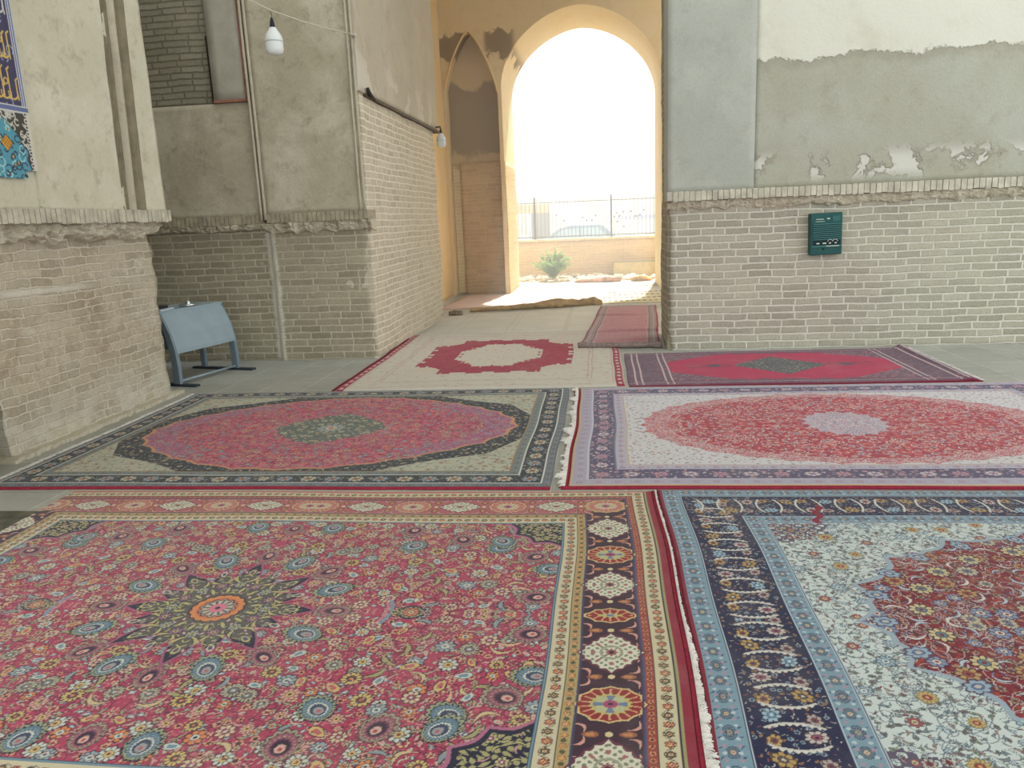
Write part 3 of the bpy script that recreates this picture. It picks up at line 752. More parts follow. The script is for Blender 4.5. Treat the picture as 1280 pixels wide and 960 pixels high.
    m = fld & (q < sc); W.img[m] = NAVY
    m2 = fld & (q < sc-.08); tr = (np.sin(W.X*150+2*np.sin(W.Y*60))*np.sin(W.Y*140+2*np.sin(W.X*50)) > .05); W.img[m2 & tr] = A(160,154,112)
    scatter(W, m2, .05, [(.024, rosette(7, NAVY, A(180,170,126), A(150,80,100), pale)), (.026, leaf(NAVY, A(186,140,140), .4)), (.026, leaf(NAVY, A(170,164,116), -.6, .3))], 33, .25)
    # lines and guard borders
    W.band(.468, .482, A(58,72,92)); W.band(.471, .479, A(112,138,152))
    W.band(.405, .468, CREAM); W.band(.366, .405, A(170,150,108)); W.band(.403, .407, INK); W.band(.362, .367, A(70,88,108))
    W.band(.15, .362, A(66,46,58), 'x'); W.band(.15, .362, A(168,96,100), 'y')  # end rows paler: pile sheen painted into the border ground
    W.band(.145, .152, A(84,84,112)); W.band(.116, .146, A(150,74,66)); W.band(.112, .117, INK)
    W.band(.05, .112, A(196,187,156)); W.band(.036, .05, A(150,146,104)); W.band(.047, .051, INK); W.band(-.1, .036, A(140,44,62))
    W.band(-.1, .02, A(202,176,150), 'y'); W.band(.02, .05, A(178,110,106), 'y')
    # scroll guards
    for d, amp in ((.436, .018), (.081, .017)):
        for side in 'xy':
            T = np.arange(0, (W.b if side == 'x' else W.a)-d, .004)
            wv = amp*np.sign(np.sin(T*2*PI/.088))*np.abs(np.sin(T*2*PI/.088))**.5
            P = np.c_[W.a-d+wv, T] if side == 'x' else np.c_[T, W.b-d+wv]
            W.curve(P, .0045, A(76,66,66))
    def g1(cx, cy, rot, k): W.stamp(cx, cy, .017, rot, rosette(6, INK, A(190,104,78) if k % 2 else A(112,96,72), A(210,180,130), INK))
    W.along(.436, .044, g1); W.along(.081, .044, g1)
    W.along(.386, .05, lambda cx, cy, rot, k: (W.stamp(cx, cy, .014, rot, rosette(5, A(120,92,60), A(204,140,90), A(206,186,130), INK)), W.stamp(cx+(.025 if rot == 0 else 0), cy+(0 if rot == 0 else .025), .009, rot, [(disc(1), A(90,86,60))])))
    W.along(.131, .03, lambda cx, cy, rot, k: W.stamp(cx, cy, .012, rot, rosette(5, A(104,50,50), A(206,140,104), A(120,60,60), INK)))
    # main border: cartouches alternately white lozenge and red oval, leafy scrolls between
    D = .256
    def cart(cx, cy, rot, k):
        bgc = A(66,46,58)
        if k % 2 == 0:
            rd = A(140,52,52) if rot else A(176,104,104)
            W.stamp(cx, cy, .118, rot, [(lambda u, v, r, t: r < 1-.07*np.abs(np.sin(6*t)), INK), (lambda u, v, r, t: r < .97-.07*np.abs(np.sin(6*t)), A(206,180,128)), (lambda u, v, r, t: r < .90-.07*np.abs(np.sin(6*t)), rd),
                (lambda u, v, r, t: (r > .62) & (r < .82) & (np.cos(18*t) > .75), A(206,150,120)),
                (lambda u, v, r, t: r < .66-.16*np.abs(np.sin(9*t)), A(186,172,112) if rot else A(200,176,148)), (lambda u, v, r, t: (r < .52-.12*np.abs(np.sin(4*t))), A(176,176,140)),
                (lambda u, v, r, t: (r < .46) & (np.cos(4*t) > .45), A(112,124,148) if rot else A(196,150,136)), (lambda u, v, r, t: (r < .2), A(160,80,112)), (disc(.07), INK)], .82 if rot else .9, 1.0 if rot else .72)
        else:
            W.stamp(cx, cy, .122, rot, [(lambda u, v, r, t: np.abs(u)**1.25+np.abs(v)**1.25 < 1.0-.06*np.abs(np.sin(8*t)), A(104,56,72)), (lambda u, v, r, t: np.abs(u)**1.25+np.abs(v)**1.25 < .92-.12*np.abs(np.sin(8*t)), A(206,203,184)),
                (lambda u, v, r, t: (np.abs(u)**1.25+np.abs(v)**1.25 < .78) & (np.sin(np.abs(u)*27+np.sin(v*9))*np.sin(np.abs(v)*25+.8) > .30), A(120,124,104)), (lambda u, v, r, t: (r > .45) & (r < .60) & (np.cos(8*t) > .72), A(160,100,104)),
                (lambda u, v, r, t: (r > .26) & (r < .34), A(150,150,128)), (lambda u, v, r, t: (r < .2-.06*np.abs(np.sin(4*t))), A(146,92,92)), (disc(.07), INK)], 1.06 if rot else 1.0, 1.0 if rot else .66)
    def corners_(cx, cy, rot, k):
        # fill between two cartouches: brown buds and pale curled leaves
        ox, oy = (0, -.145) if rot else (-.1285, 0)
        cx, cy = cx+ox, cy+oy
        for s1 in (-1, 1):
            dx, dy = (s1*.055, 0) if rot else (0, s1*.055)
            W.stamp(cx+dx, cy+dy, .032, (0 if rot else PI/2), bud(INK, A(150,96,70), A(186,130,90)))
            for s2 in (-1, 1):
                ex, ey = (s1*.082, s2*.034) if rot else (s2*.034, s1*.082)
                W.stamp(cx+ex, cy+ey, .030, (s1*s2*.9 if rot else PI/2-s1*s2*.9), leaf(INK, A(204,150,138), .8*s1*s2, .3))
        W.stamp(cx, cy, .012, 0, [(disc(1), A(206,190,150))])
    W.along(D, .145, corners_, sides='x'); W.along(D, .1285, corners_, sides='y')
    # cartouches every two steps
    n = int(round((W.b-D)/.29))
    def xs(cx, cy, rot, k): cart(cx, cy, rot, k)
    W.along(D, .29 if True else 0, lambda cx, cy, rot, k: cart(cx, cy, rot, k), sides='x'); W.along(D, .257, lambda cx, cy, rot, k: cart(cx, cy, rot, k), sides='y')
    W.band(.15, .158, A(70,66,90)); W.band(.356, .362, A(70,66,90))
    return W.full()

# ---- navy and ivory rug with wine medallion, front right
def weave_navy():
    W = Weave(1.78, 1.40, .0034, A(186,194,192), 2)
    fld = W.D > .47; lb = A(122,150,166); nv = A(38,42,72); wine = A(120,36,50); ivory = A(196,206,204)
    W.img[fld] = ivory
    vines(W, fld, 1100, A(104,116,126), .004, .05, 8)
    grey = A(88,100,108)
    scatter(W, fld, .040, [(.018, leaf(A(84,92,100), A(120,130,134), .6, .34)), (.016, bud(A(84,92,100), A(120,116,110), A(90,90,96))), (.018, leaf(A(96,96,100), A(150,130,126), -.6, .3))], 40, .45)
    scatter(W, fld, .046, [(.018, leaf(grey, A(150,164,168), .5)), (.013, leaf(A(90,84,90), A(126,60,72), .3)), (.014, bud(grey, A(140,150,120), grey)), (.012, rosette(5, grey, A(150,170,184), ivory, grey)), (.016, leaf(grey, A(120,136,140), -.6)), (.016, leaf(A(70,84,92), A(126,150,156), .5))], 41, .4)
    scatter(W, fld, .17, [(.036, rosette(12, A(112,116,92), A(190,160,104), A(142,60,60), A(206,160,120))), (.03, rosette(8, A(94,92,98), A(156,80,84), A(200,180,140), grey)), (.032, rosette(8, A(80,90,100), A(148,172,188), ivory, A(80,90,110)))], 42, .2)
    # corner pieces
    cx, cy = W.a-.47, W.b-.47; q = np.hypot((W.X-cx)/.30, (W.Y-cy)/.24); th = np.arctan2(W.Y-cy, W.X-cx)
    m = fld & (q < 1-.1*np.abs(np.sin(7*th))); 
    W.img[m & (np.sin(W.X*120)*np.sin(W.Y*110) > -.1)] = A(92,84,104)
    scatter(W, m, .055, [(.024, rosette(7, A(60,54,76), A(176,166,156), A(130,60,70), INK)), (.02, leaf(A(60,54,76), A(166,130,140), .4))], 43, .2)
    # medallion
    th = np.arctan2(W.Y/.84, W.X/1.16); r = np.hypot(W.X/1.16, W.Y/.84)
    e = 1-.055*np.abs(np.sin(9*th)) - .02*np.abs(np.sin(18*th))
    med = r < e; W.img[r < e+.022] = A(150,166,180); W.img[med] = wine
    specks(W, med, 5000, [A(140,50,50), A(100,32,48), A(150,64,50)], 4, 5)
    vines(W, med, 600, A(176,160,160), .0038, .06, 9); vines(W, med, 400, A(70,40,56), .004, .05, 10)
    scatter(W, med, .040, [(.022, leaf(A(70,36,52), A(176,170,172), .7, .3)), (.020, rosette(6, A(70,40,50), A(150,130,110), A(90,60,70), wine)), (.017, leaf(A(80,36,48), A(190,170,160), .5)), (.015, rosette(5, A(80,36,48), A(176,130,104), INK, INK)), (.016, bud(A(80,36,48), A(150,150,130), A(180,90,80))), (.016, leaf(A(60,40,70), A(120,130,160), -.4)), (.019, leaf(A(90,40,50), A(206,196,186), .8, .2))], 44, .4)
    scatter(W, med, .095, [(.044, rosette(10, A(90,50,56), A(186,178,156), A(100,120,140), wine)), (.04, rosette(8, A(80,50,60), A(176,142,96), A(150,70,60), INK)), (.042, leaf(A(90,60,80), A(178,188,200), .7, .22)), (.038, rosette(7, A(70,60,86), A(128,140,166), A(200,190,180), wine)), (.05, leaf(A(100,70,80), A(206,200,196), -.7, .2))], 45, .28)
    for k in range(7):
        a = k*PI/12; W.stamp(.93*1.16*math.cos(a), .93*.84*math.sin(a), .055, a, [(lob(7, .3), A(80,74,100)), (L(lob(7, .3), .8), A(146,166,182)), (disc(.42), A(90,104,140)), (disc(.22), A(180,176,170))], 1.0, .75)
        W.stamp(.80*1.16*math.cos(a+PI/24), .80*.84*math.sin(a+PI/24), .05, a, rosette(9, A(70,40,56), A(196,182,140), A(96,120,130), wine))
    t2 = np.hypot(W.X/.42, W.Y/.34); c = t2 < 1-.12*np.abs(np.sin(8*np.arctan2(W.Y/.34, W.X/.42)))
    W.img[c] = A(52,48,78); scatter(W, c, .06, [(.028, rosette(8, INK, A(166,176,190), A(170,90,90), ivory)), (.022, leaf(INK, A(190,176,140), .4))], 46, .2)
    # borders
    W.band(.375, .47, lb); W.band(.462, .472, A(180,190,200)); W.band(.466, .4695, A(52,56,84)); W.band(.372, .382, A(50,54,80)); W.band(.378, .382, A(186,196,206))
    W.band(.115, .375, nv); W.band(.105, .116, A(48,52,80)); W.band(.108, .112, A(190,200,206)); W.band(-1, .105, lb); W.band(-1, .018, A(132,40,60))
    scatter(W, (W.D > .12) & (W.D < .37), .026, [(.012, leaf(A(84,70,84), A(150,146,146), .6)), (.011, bud(A(60,50,66), A(158,126,90), A(110,80,80))), (.011, rosette(5, A(80,70,84), A(136,160,176), nv, nv)), (.010, leaf(A(70,50,66), A(140,76,90), -.4)), (.013, leaf(A(80,80,96), A(190,186,180), .8, .18))], 47, .45)
    def big(cx, cy, rot, k):
        o = (-1)**k*.055; px, py = (cx+o, cy) if rot else (cx, cy+o)
        lay = [rosette(8, INK, A(150,178,194), A(104,140,170), A(196,206,206)), rosette(7, A(80,60,50), A(176,148,96), A(90,80,90), CREAM), rosette(9, INK, A(190,180,176), A(150,80,96), nv)][k % 3]
        W.stamp(px, py, .036, rot+k, lay, 1.15, .9)
        px, py = (cx-o*1.2, cy+.02) if rot else (cx+.02, cy-o*1.2)
        W.stamp(px, py, .030, rot+.3*(-1)**k, rosette(7, A(90,66,50), A(182,152,100) if k % 2 else A(170,160,160), A(120,70,80), INK), 1.1, .85)
        T = np.linspace(-1, 1, 26); L_ = .085; am = .022*(-1)**k
        P = np.c_[cx+T*L_, cy+.048+am*(T*T-.5)] if rot else np.c_[cx+.048+am*(T*T-.5), cy+T*L_]
        W.curve(P, .012, A(70,60,80)); W.curve(P, .008, A(196,192,186))
        for q in T[2:-2:3]:
            a_, b_ = (cx+q*L_, cy+.048+am*(q*q-.5)) if rot else (cx+.048+am*(q*q-.5), cy+q*L_)
            W.stamp(a_, b_+.006, .006, 0, [(disc(1), A(206,204,196))])
    W.along(.245, .098, big)
    for d in (.0575, .42):
        W.along(d, .086, lambda cx, cy, rot, k: (W.stamp(cx, cy, .034, rot, [(lambda u, v, r, t: (np.abs(r-.9) < .09), A(70,92,112)), (lambda u, v, r, t: (np.abs(r-.62) < .09), A(84,84,106)), (lob(6, .3), A(96,110,124)) if k % 2 else (disc(.5), A(92,104,112)), (disc(.34), A(196,176,150) if k % 2 else A(150,150,140)), (disc(.13), A(150,90,70))], .8 if k % 2 else 1.0, .62)))
        W.along(d-.0, .043, lambda cx, cy, rot, k: [W.stamp(cx+(s*.030 if rot else .021), cy+(.021 if rot else s*.030), .009, .7, leaf(A(54,70,96), A(90,110,140), .3, .4)) for s in (-1, 1)])
        W.along(d, .030, lambda cx, cy, rot, k: [W.stamp(cx+(s*.022 if rot else 0), cy+(0 if rot else s*.022), .007, 0, [(disc(1), A(164,140,156) if k % 2 else A(176,190,198))]) for s in (-1, 1)])
    return W.full()

# ---- grey-green rug with pink oval, middle left
def weave_green():
    W = Weave(1.765, 1.29, .005, A(150,152,144), 3); fld = W.D > .27
    dark = A(50,52,58); pink = A(184,62,96); gr = A(112,124,124)
    W.img[fld] = A(176,176,158)
    scatter(W, fld, .060, [(.022, leaf(A(96,104,96), A(140,150,144), .5)), (.022, rosette(6, A(100,100,96), A(196,170,140), A(150,90,90), dark)), (.02, leaf(A(70,80,84), A(112,140,150), -.4)), (.02, rosette(7, A(80,84,84), A(196,196,176), A(170,140,90), dark))], 51, .35)
    vines(W, fld, 200, A(120,126,118), .005, .06, 11)
    r = np.hypot(W.X/1.46, W.Y/1.02)*(1+.05*(np.sin(2*np.arctan2(W.Y/1.0, W.X/1.42))**2)); th = np.arctan2(W.Y/1.0, W.X/1.42)
    # dark net around the oval
    dk = fld & (r < 1.16-.07*np.abs(np.sin(5*th))); W.img[dk] = dark
    scatter(W, dk, .050, [(.024, leaf(dark, A(190,186,168), .5, .34)), (.02, leaf(A(60,66,72), A(140,150,140), .5)), (.018, rosette(6, A(80,84,84), A(176,170,140), A(150,90,90), dark)), (.018, leaf(A(80,90,90), A(120,140,150), -.4))], 52, .3)
    e = .965-.025*np.abs(np.sin(14*th)); ov = r < e
    W.img[(r < e+.018) & fld] = A(196,140,104); W.img[ov & fld] = pink; ov = ov & fld
    specks(W, ov, 9000, [A(206,96,118), A(166,56,84), A(196,110,120), A(150,60,90), A(170,120,130), A(140,120,116)], 5, 4)
    vines(W, ov, 260, A(128,56,82), .006, .06, 12)
    scatter(W, ov, .058, [(.026, leaf(A(120,50,80), A(170,50,90), .5, .3)), (.026, rosette(7, A(140,70,86), A(196,170,140), A(180,100,100), dark)), (.026, leaf(A(130,70,90), A(150,160,150), .5)), (.024, leaf(A(110,60,90), A(130,126,160), -.5)), (.022, rosette(6, A(150,80,80), A(212,150,110), pink, dark)), (.024, rosette(6, A(90,80,96), A(130,140,160), A(200,180,150), dark)), (.02, leaf(A(100,90,80), A(160,160,110), .4))], 53, .4)
    # mauve rim near the long ends
    m = ov & (r > .80) & (np.abs(th) < .9); R = np.random.default_rng(6); W.img[m & (R.random(m.shape) < .34)] = A(140,112,150)
    c = np.abs(W.X/.46)**1.3+np.abs(W.Y/.44)**1.3 < 1-.1*np.abs(np.sin(8*np.arctan2(W.Y, W.X)))
    W.img[c] = A(96,104,98); scatter(W, c, .065, [(.028, rosette(7, A(80,84,80), A(190,188,164), A(150,150,110), dark)), (.026, leaf(A(80,90,84), A(170,180,160), .5)), (.022, rosette(6, A(90,90,86), A(196,180,140), A(180,90,100), dark))], 54, .2)
    W.stamp(0, 0, .13, 0, rosette(12, A(90,96,92), A(150,160,156), A(190,180,150), A(176,90,100)))
    W.band(.205, .27, gr); W.band(.196, .207, A(200,202,192)); W.band(.262, .272, A(150,124,90)); W.band(.06, .198, A(54,56,62)); W.band(.052, .064, A(200,204,196)); W.band(-1, .053, A(104,112,122))
    band = (W.D > .066) & (W.D < .194)
    scatter(W, band, .044, [(.016, leaf(A(60,66,70), A(166,170,156), .6)), (.016, rosette(6, dark, A(150,156,146), A(150,110,90), dark)), (.014, leaf(A(60,66,74), A(116,136,150), -.5))], 55, .3)
    W.along(.13, .15, lambda cx, cy, rot, k: W.stamp(cx, cy, .054, rot, rosette(8, dark, A(186,184,166) if k % 2 else A(140,156,166), A(170,120,96), dark), 1.1, .9))
    for d in (.026, .236): W.along(d, .05, lambda cx, cy, rot, k: W.stamp(cx, cy, .017, rot, rosette(5, A(84,92,100), A(160,166,166) if k % 2 else A(150,130,120), dark, dark)))
    return W.full()

# ---- faded lilac rug with red oval, middle right
def weave_lilac():
    W = Weave(1.86, 1.275, .005, A(196,190,196), 4); fld = W.D > .36
    ivory = A(204,202,206); red = A(170,66,84); lil = A(164,160,178)
    W.img[fld] = ivory
    scatter(W, fld, .044, [(.018, leaf(A(110,104,130), A(140,136,156), .7, .36)), (.018, leaf(A(140,130,146), A(176,170,182), .5)), (.016, leaf(A(150,110,120), A(196,150,150), -.5)), (.016, rosette(6, A(140,136,150), A(206,190,176), red, lil)), (.016, leaf(A(120,120,140), A(150,150,172), .4))], 61, .4)
    r = np.hypot(W.X/1.42, W.Y/.92); th = np.arctan2(W.Y/.92, W.X/1.42); e = 1-.03*np.abs(np.sin(16*th)); ov = (r < e) & fld
    W.img[ov] = red; specks(W, ov, 6000, [A(196,92,96), A(160,56,70)], 7, 4)
    vines(W, ov, 300, A(216,200,196), .006, .05, 13); vines(W, ov, 300, A(130,70,92), .007, .05, 14)
    scatter(W, ov, .056, [(.024, leaf(A(110,70,96), A(206,204,206), .6, .34)), (.022, rosette(6, A(120,80,100), A(190,180,186), A(150,60,80), lil)), (.021, leaf(A(180,110,116), A(214,198,196), .6)), (.020, rosette(6, A(176,110,116), A(206,186,170), red, lil)), (.020, leaf(A(150,100,120), A(180,172,190), -.6)), (.018, rosette(5, A(150,90,100), A(200,150,120), ivory, red)), (.022, leaf(A(190,120,120), A(216,206,204), .9, .18))], 62, .42)
    m = ov & (r > .86); R = np.random.default_rng(8); W.img[m & (R.random(m.shape) < .4)] = A(202,176,180)
    c = np.hypot(W.X/.30, W.Y/.34) < 1-.15*np.abs(np.sin(8*np.arctan2(W.Y, W.X)))
    W.img[c & (np.random.default_rng(5).random(c.shape) < .75)] = A(186,176,190); scatter(W, c, .05, [(.024, leaf(A(130,120,146), A(210,206,212), .6, .34)), (.022, rosette(7, A(120,112,140), A(200,196,206), lil, lil))], 66, .3); scatter(W, c, .09, [(.024, rosette(6, lil, A(216,212,214), A(190,120,130), lil)), (.02, leaf(lil, A(180,176,196), .4))], 63, .2)
    W.band(.27, .36, A(178,172,190)); W.band(.348, .358, A(196,170,140)); W.band(.268, .276, A(120,116,142)); W.band(.11, .27, A(92,84,112)); W.band(.10, .112, A(190,186,200)); W.band(.02, .10, A(168,162,182)); W.band(-1, .02, A(200,172,140))
    band = (W.D > .115) & (W.D < .265)
    scatter(W, band, .042, [(.016, leaf(A(112,104,128), A(196,186,196), .6)), (.016, rosette(6, A(96,90,116), A(190,156,160), A(176,90,100), lil)), (.015, leaf(A(90,84,112), A(160,164,190), -.5)), (.014, rosette(5, A(120,90,110), A(206,196,196), lil, lil))], 64, .35)
    W.along(.19, .17, lambda cx, cy, rot, k: W.stamp(cx, cy, .05, rot, rosette(8, A(96,90,116), A(206,190,192) if k % 2 else A(190,140,150), A(150,150,180), A(170,80,96)), 1.1, .85))
    for d in (.06, .312): W.along(d, .055, lambda cx, cy, rot, k: W.stamp(cx, cy, .020, rot, rosette(6, A(130,124,150), A(206,200,206) if k % 2 else A(190,150,160), lil, lil)))
    return W.full()

# ---- cream rug with crimson ring, near the passage
def weave_cream():
    W = Weave(1.345, 1.73, .008, A(196,190,178), 5); cr = A(150,36,62)
    scatter(W, W.D > .05, .11, [(.04, leaf(A(178,160,144), A(206,196,180), .5)), (.036, rosette(6, A(184,158,146), A(208,198,182), A(180,140,130), A(180,150,140))), (.036, leaf(A(176,150,140), A(196,180,166), -.5))], 71, .4)
    def step(v, s): return np.round(v/s)*s
    X, Y = step(W.X, .05), step(W.Y, .06)
    X = X+.035*np.sin(W.Y*21)*np.sin(W.X*17+1); Y = Y+.05*np.sin(W.X*19+2)
    big = (X < .82-.0*Y) & (Y < 1.02) & ((X/.92)+(Y/1.30) < 1.50)
    inn = np.hypot(X/.47, Y/.70) < 1.0+.0*X
    W.img[big & ~inn] = cr; R = np.random.default_rng(3)
    W.img[big & ~inn & (R.random(big.shape) < .10)] = A(176,90,104)
    sp = (np.hypot((X-.80)/.30, (Y-1.0)/.34) < 1) & big; W.img[sp] = A(196,184,168)
    for d0, d1 in ((.30, .312), (.10, .112)): W.band(d0, d1, A(170,150,136))
    W.band(.34, .35, A(186,140,136))
    scatter(W, inn & big, .13, [(.045, rosette(8, A(186,176,156), A(206,200,180), A(190,176,150), A(196,150,150)))], 72, .2)
    m = (W.a-W.X < .085); W.img[m] = A(150,44,66); m = (W.a-W.X < .012); W.img[m] = A(190,170,160)
    for k in range(22): W.stamp(W.a-.047, .04+k*.16, .026, 0, [(disc(1), A(206,180,176))], .7, 1.4)
    return W.full()
# ---- crimson runner
def weave_runner():
    W = Weave(1.47, .835, .008, A(100,78,94), 6); cr = A(176,40,80)
    scatter(W, W.D >= 0, .07, [(.026, leaf(A(70,56,72), A(166,140,150), .5)), (.026, rosette(6, A(70,56,72), A(150,110,126), A(160,60,90), INK)), (.024, leaf(A(80,60,76), A(126,70,96), -.5))], 81, .35)
    f = (W.a-W.X > .42) & (W.b-W.Y > .20+.02*np.sin(W.X*30)); W.img[f] = cr
    R = np.random.default_rng(4); W.img[f & (R.random(f.shape) < .08)] = A(150,44,76)
    f2 = f & ((W.X/1.02+W.Y/.74) > 1.36); W.img[f2] = A(110,80,96); scatter(W, f2, .08, [(.03, rosette(5, A(80,60,76), A(160,130,140), cr, INK))], 82, .2)
    e = W.X/.47+W.Y/.46 < 1-.06*np.abs(np.sin(W.X*40)); W.img[e] = A(84,84,88)
    scatter(W, e, .055, [(.022, leaf(A(60,60,66), A(150,146,130), .5)), (.02, rosette(5, A(60,60,66), A(130,140,130), A(170,150,110), INK))], 83, .3)
    T = np.linspace(.46, .86, 30); W.curve(np.c_[T, .02+.05*np.abs(np.sin(T*14))], .018, A(80,60,76)); W.stamp(.62, 0, .07, 0, [(lob(4, .3), A(84,70,84))])
    for x in (.40, .345, .13, .075): 
        m = (np.abs(W.a-W.X-x) < .010); W.img[m] = A(190,170,172)
    m = (np.abs(W.b-W.Y-.11) < .008); W.img[m] = A(160,130,140); m = (W.b-W.Y < .05); W.img[m] = A(112,48,74); m = (np.abs(W.b-W.Y-.17) < .012) & (W.a-W.X > .3); W.img[m] = A(120,60,84)
    return W.full()
def weave_small():
    W = Weave(.455, 2.02, .008, A(180,132,138), 7)
    scatter(W, W.D > 0, .07, [(.026, rosette(6, A(150,96,104), A(200,150,150), A(150,80,90), INK)), (.026, leaf(A(140,86,96), A(196,160,156), .5)), (.024, leaf(A(150,90,96), A(206,176,170), -.4))], 91, .3)
    W.band(.03, .14, A(150,136,138)); W.band(.055, .065, A(196,176,170)); W.band(.115, .125, A(110,84,92)); W.band(.14, .15, A(200,170,166)); W.band(-1, .03, A(150,70,84))
    W.along(.09, .07, lambda cx, cy, rot, k: W.stamp(cx, cy, .022, rot, rosette(5, A(110,96,104), A(176,156,156), A(150,90,100), INK)))
    return W.full()

RM = rug_mat('wool_pile'); RMF = rug_mat('faded_wool_pile', .14)

def post_rose(img, X, Y):
    pass
i1 = rug('persian_rug', 'large rose-red rug in the foreground with dark star medallion and cartouche border', -1.57, 2.69, weave_rose(), .0032, RM, crop=(-1.60, 1.83, -1.37, 1.37))
edge_strip(i1, 'r', -.004, .020, M['red_edge'], 'plain crimson edge', zz=.010, jit=.002)
fringe(i1, 'r', .015, .055, M['fringe'], 1100, var=.9, z0=.011, wide=lambda t: (.26+.62*min(1, max(0, (0.1-t)/1.1)))*(.75+.5*abs(fbm(t*6, 2, 1))))

def post_navy(img, X, Y):
    m = (np.abs((X+1.045)-(Y-1.0)*.28+.012*np.sin(Y*60)) < .017) & (Y > .93) & (Y < 1.16); img[m] = A(134,30,52)
i2 = rug('persian_rug', 'navy and ivory rug in the right foreground with dark wine medallion', 2.075, 2.68, weave_navy(), .0034, RM, post=post_navy)
edge_strip(i2, 'l', -.004, .0125, M['wine_edge'], 'plain wine-red edge', zz=.008, jit=.001)
i3 = rug('persian_rug', 'grey-green bordered rug with a pink oval field beside the left pillar', -2.07, 5.42, weave_green(), .005, RMF)
edge_strip(i3, 'b', 0, .028, M['red_edge'], 'plain crimson edge', zz=.014)
fringe(i3, 'l', 0, .05, M['fringe'], 260)
i4 = rug('persian_rug', 'faded lilac and ivory rug with a red oval field under the right wall', 1.655, 5.415, weave_lilac(), .005, RMF)
edge_strip(i4, 'l', 0, .055, M['red_edge'], 'plain crimson edge')
fringe(i4, 'l', .018, .075, M['fringe'], 900, var=.85, z0=.012, wide=lambda t: .35+1.5*abs(fbm(t*4, 2, 7)))
edge_strip(i4, 'b', 0, .034, M['red_edge'], 'plain crimson edge', zz=.014, t0=-1.90, t1=1.86)
i5 = rug('persian_rug', 'cream rug with a ragged crimson ring in front of the passage', -1.175, 8.48, weave_cream(), .008, RMF, rz=.02)
edge_strip(i5, 'l', 0, .035, M['wine_edge'], 'crimson edge')
def sh6(X, Y):   # right end ruckled up in a ridge
    return .035*np.exp(-((X-1.40)/.05)**2)*(.4+.6*np.clip((Y+.8)/1.6, 0, 1))
i6 = rug('runner_rug', 'crimson runner with a dark diamond medallion along the foot of the right wall', 1.690, 7.57, weave_runner(), .008, RM, shape=sh6, rz=.012)
fringe(i6, 'r', 0, .05, M['fringe'], 160); edge_strip(i6, 'b', 0, .025, M['wine_edge'], 'wine-red edge')
def sh7(X, Y):
    a = np.exp(-((Y+.95-.10*X)/.035)**2)*.035*np.clip((X+.4)/.3, 0, 1)+np.exp(-((Y-.75)/.04)**2)*.022*np.clip((.3-X)/.3, 0, 1)+.018*np.exp(-((Y+1.65-.2*X)/.06)**2)
    return a
i7 = rug('runner_rug', 'creased old-pink rug leading into the passage, its near end rolled under', .30, 10.82, weave_small(), .008, RMF, rz=-.058, z0=.018, shape=sh7, warp=.006)
bm = bmesh.new(); tube(bm, [(-.48+.96*i/24, -2.03+.006*math.sin(i), .036+.004*math.sin(i*1.3)) for i in range(25)], [.033+.004*math.sin(i*.9) for i in range(25)], 12)
bm_obj('rolled_end', bm, plain('rug_back', (132,118,112), .95, 0, .002, .15, 30), i7['root'], True, label='grey-brown rolled end showing the rug back')

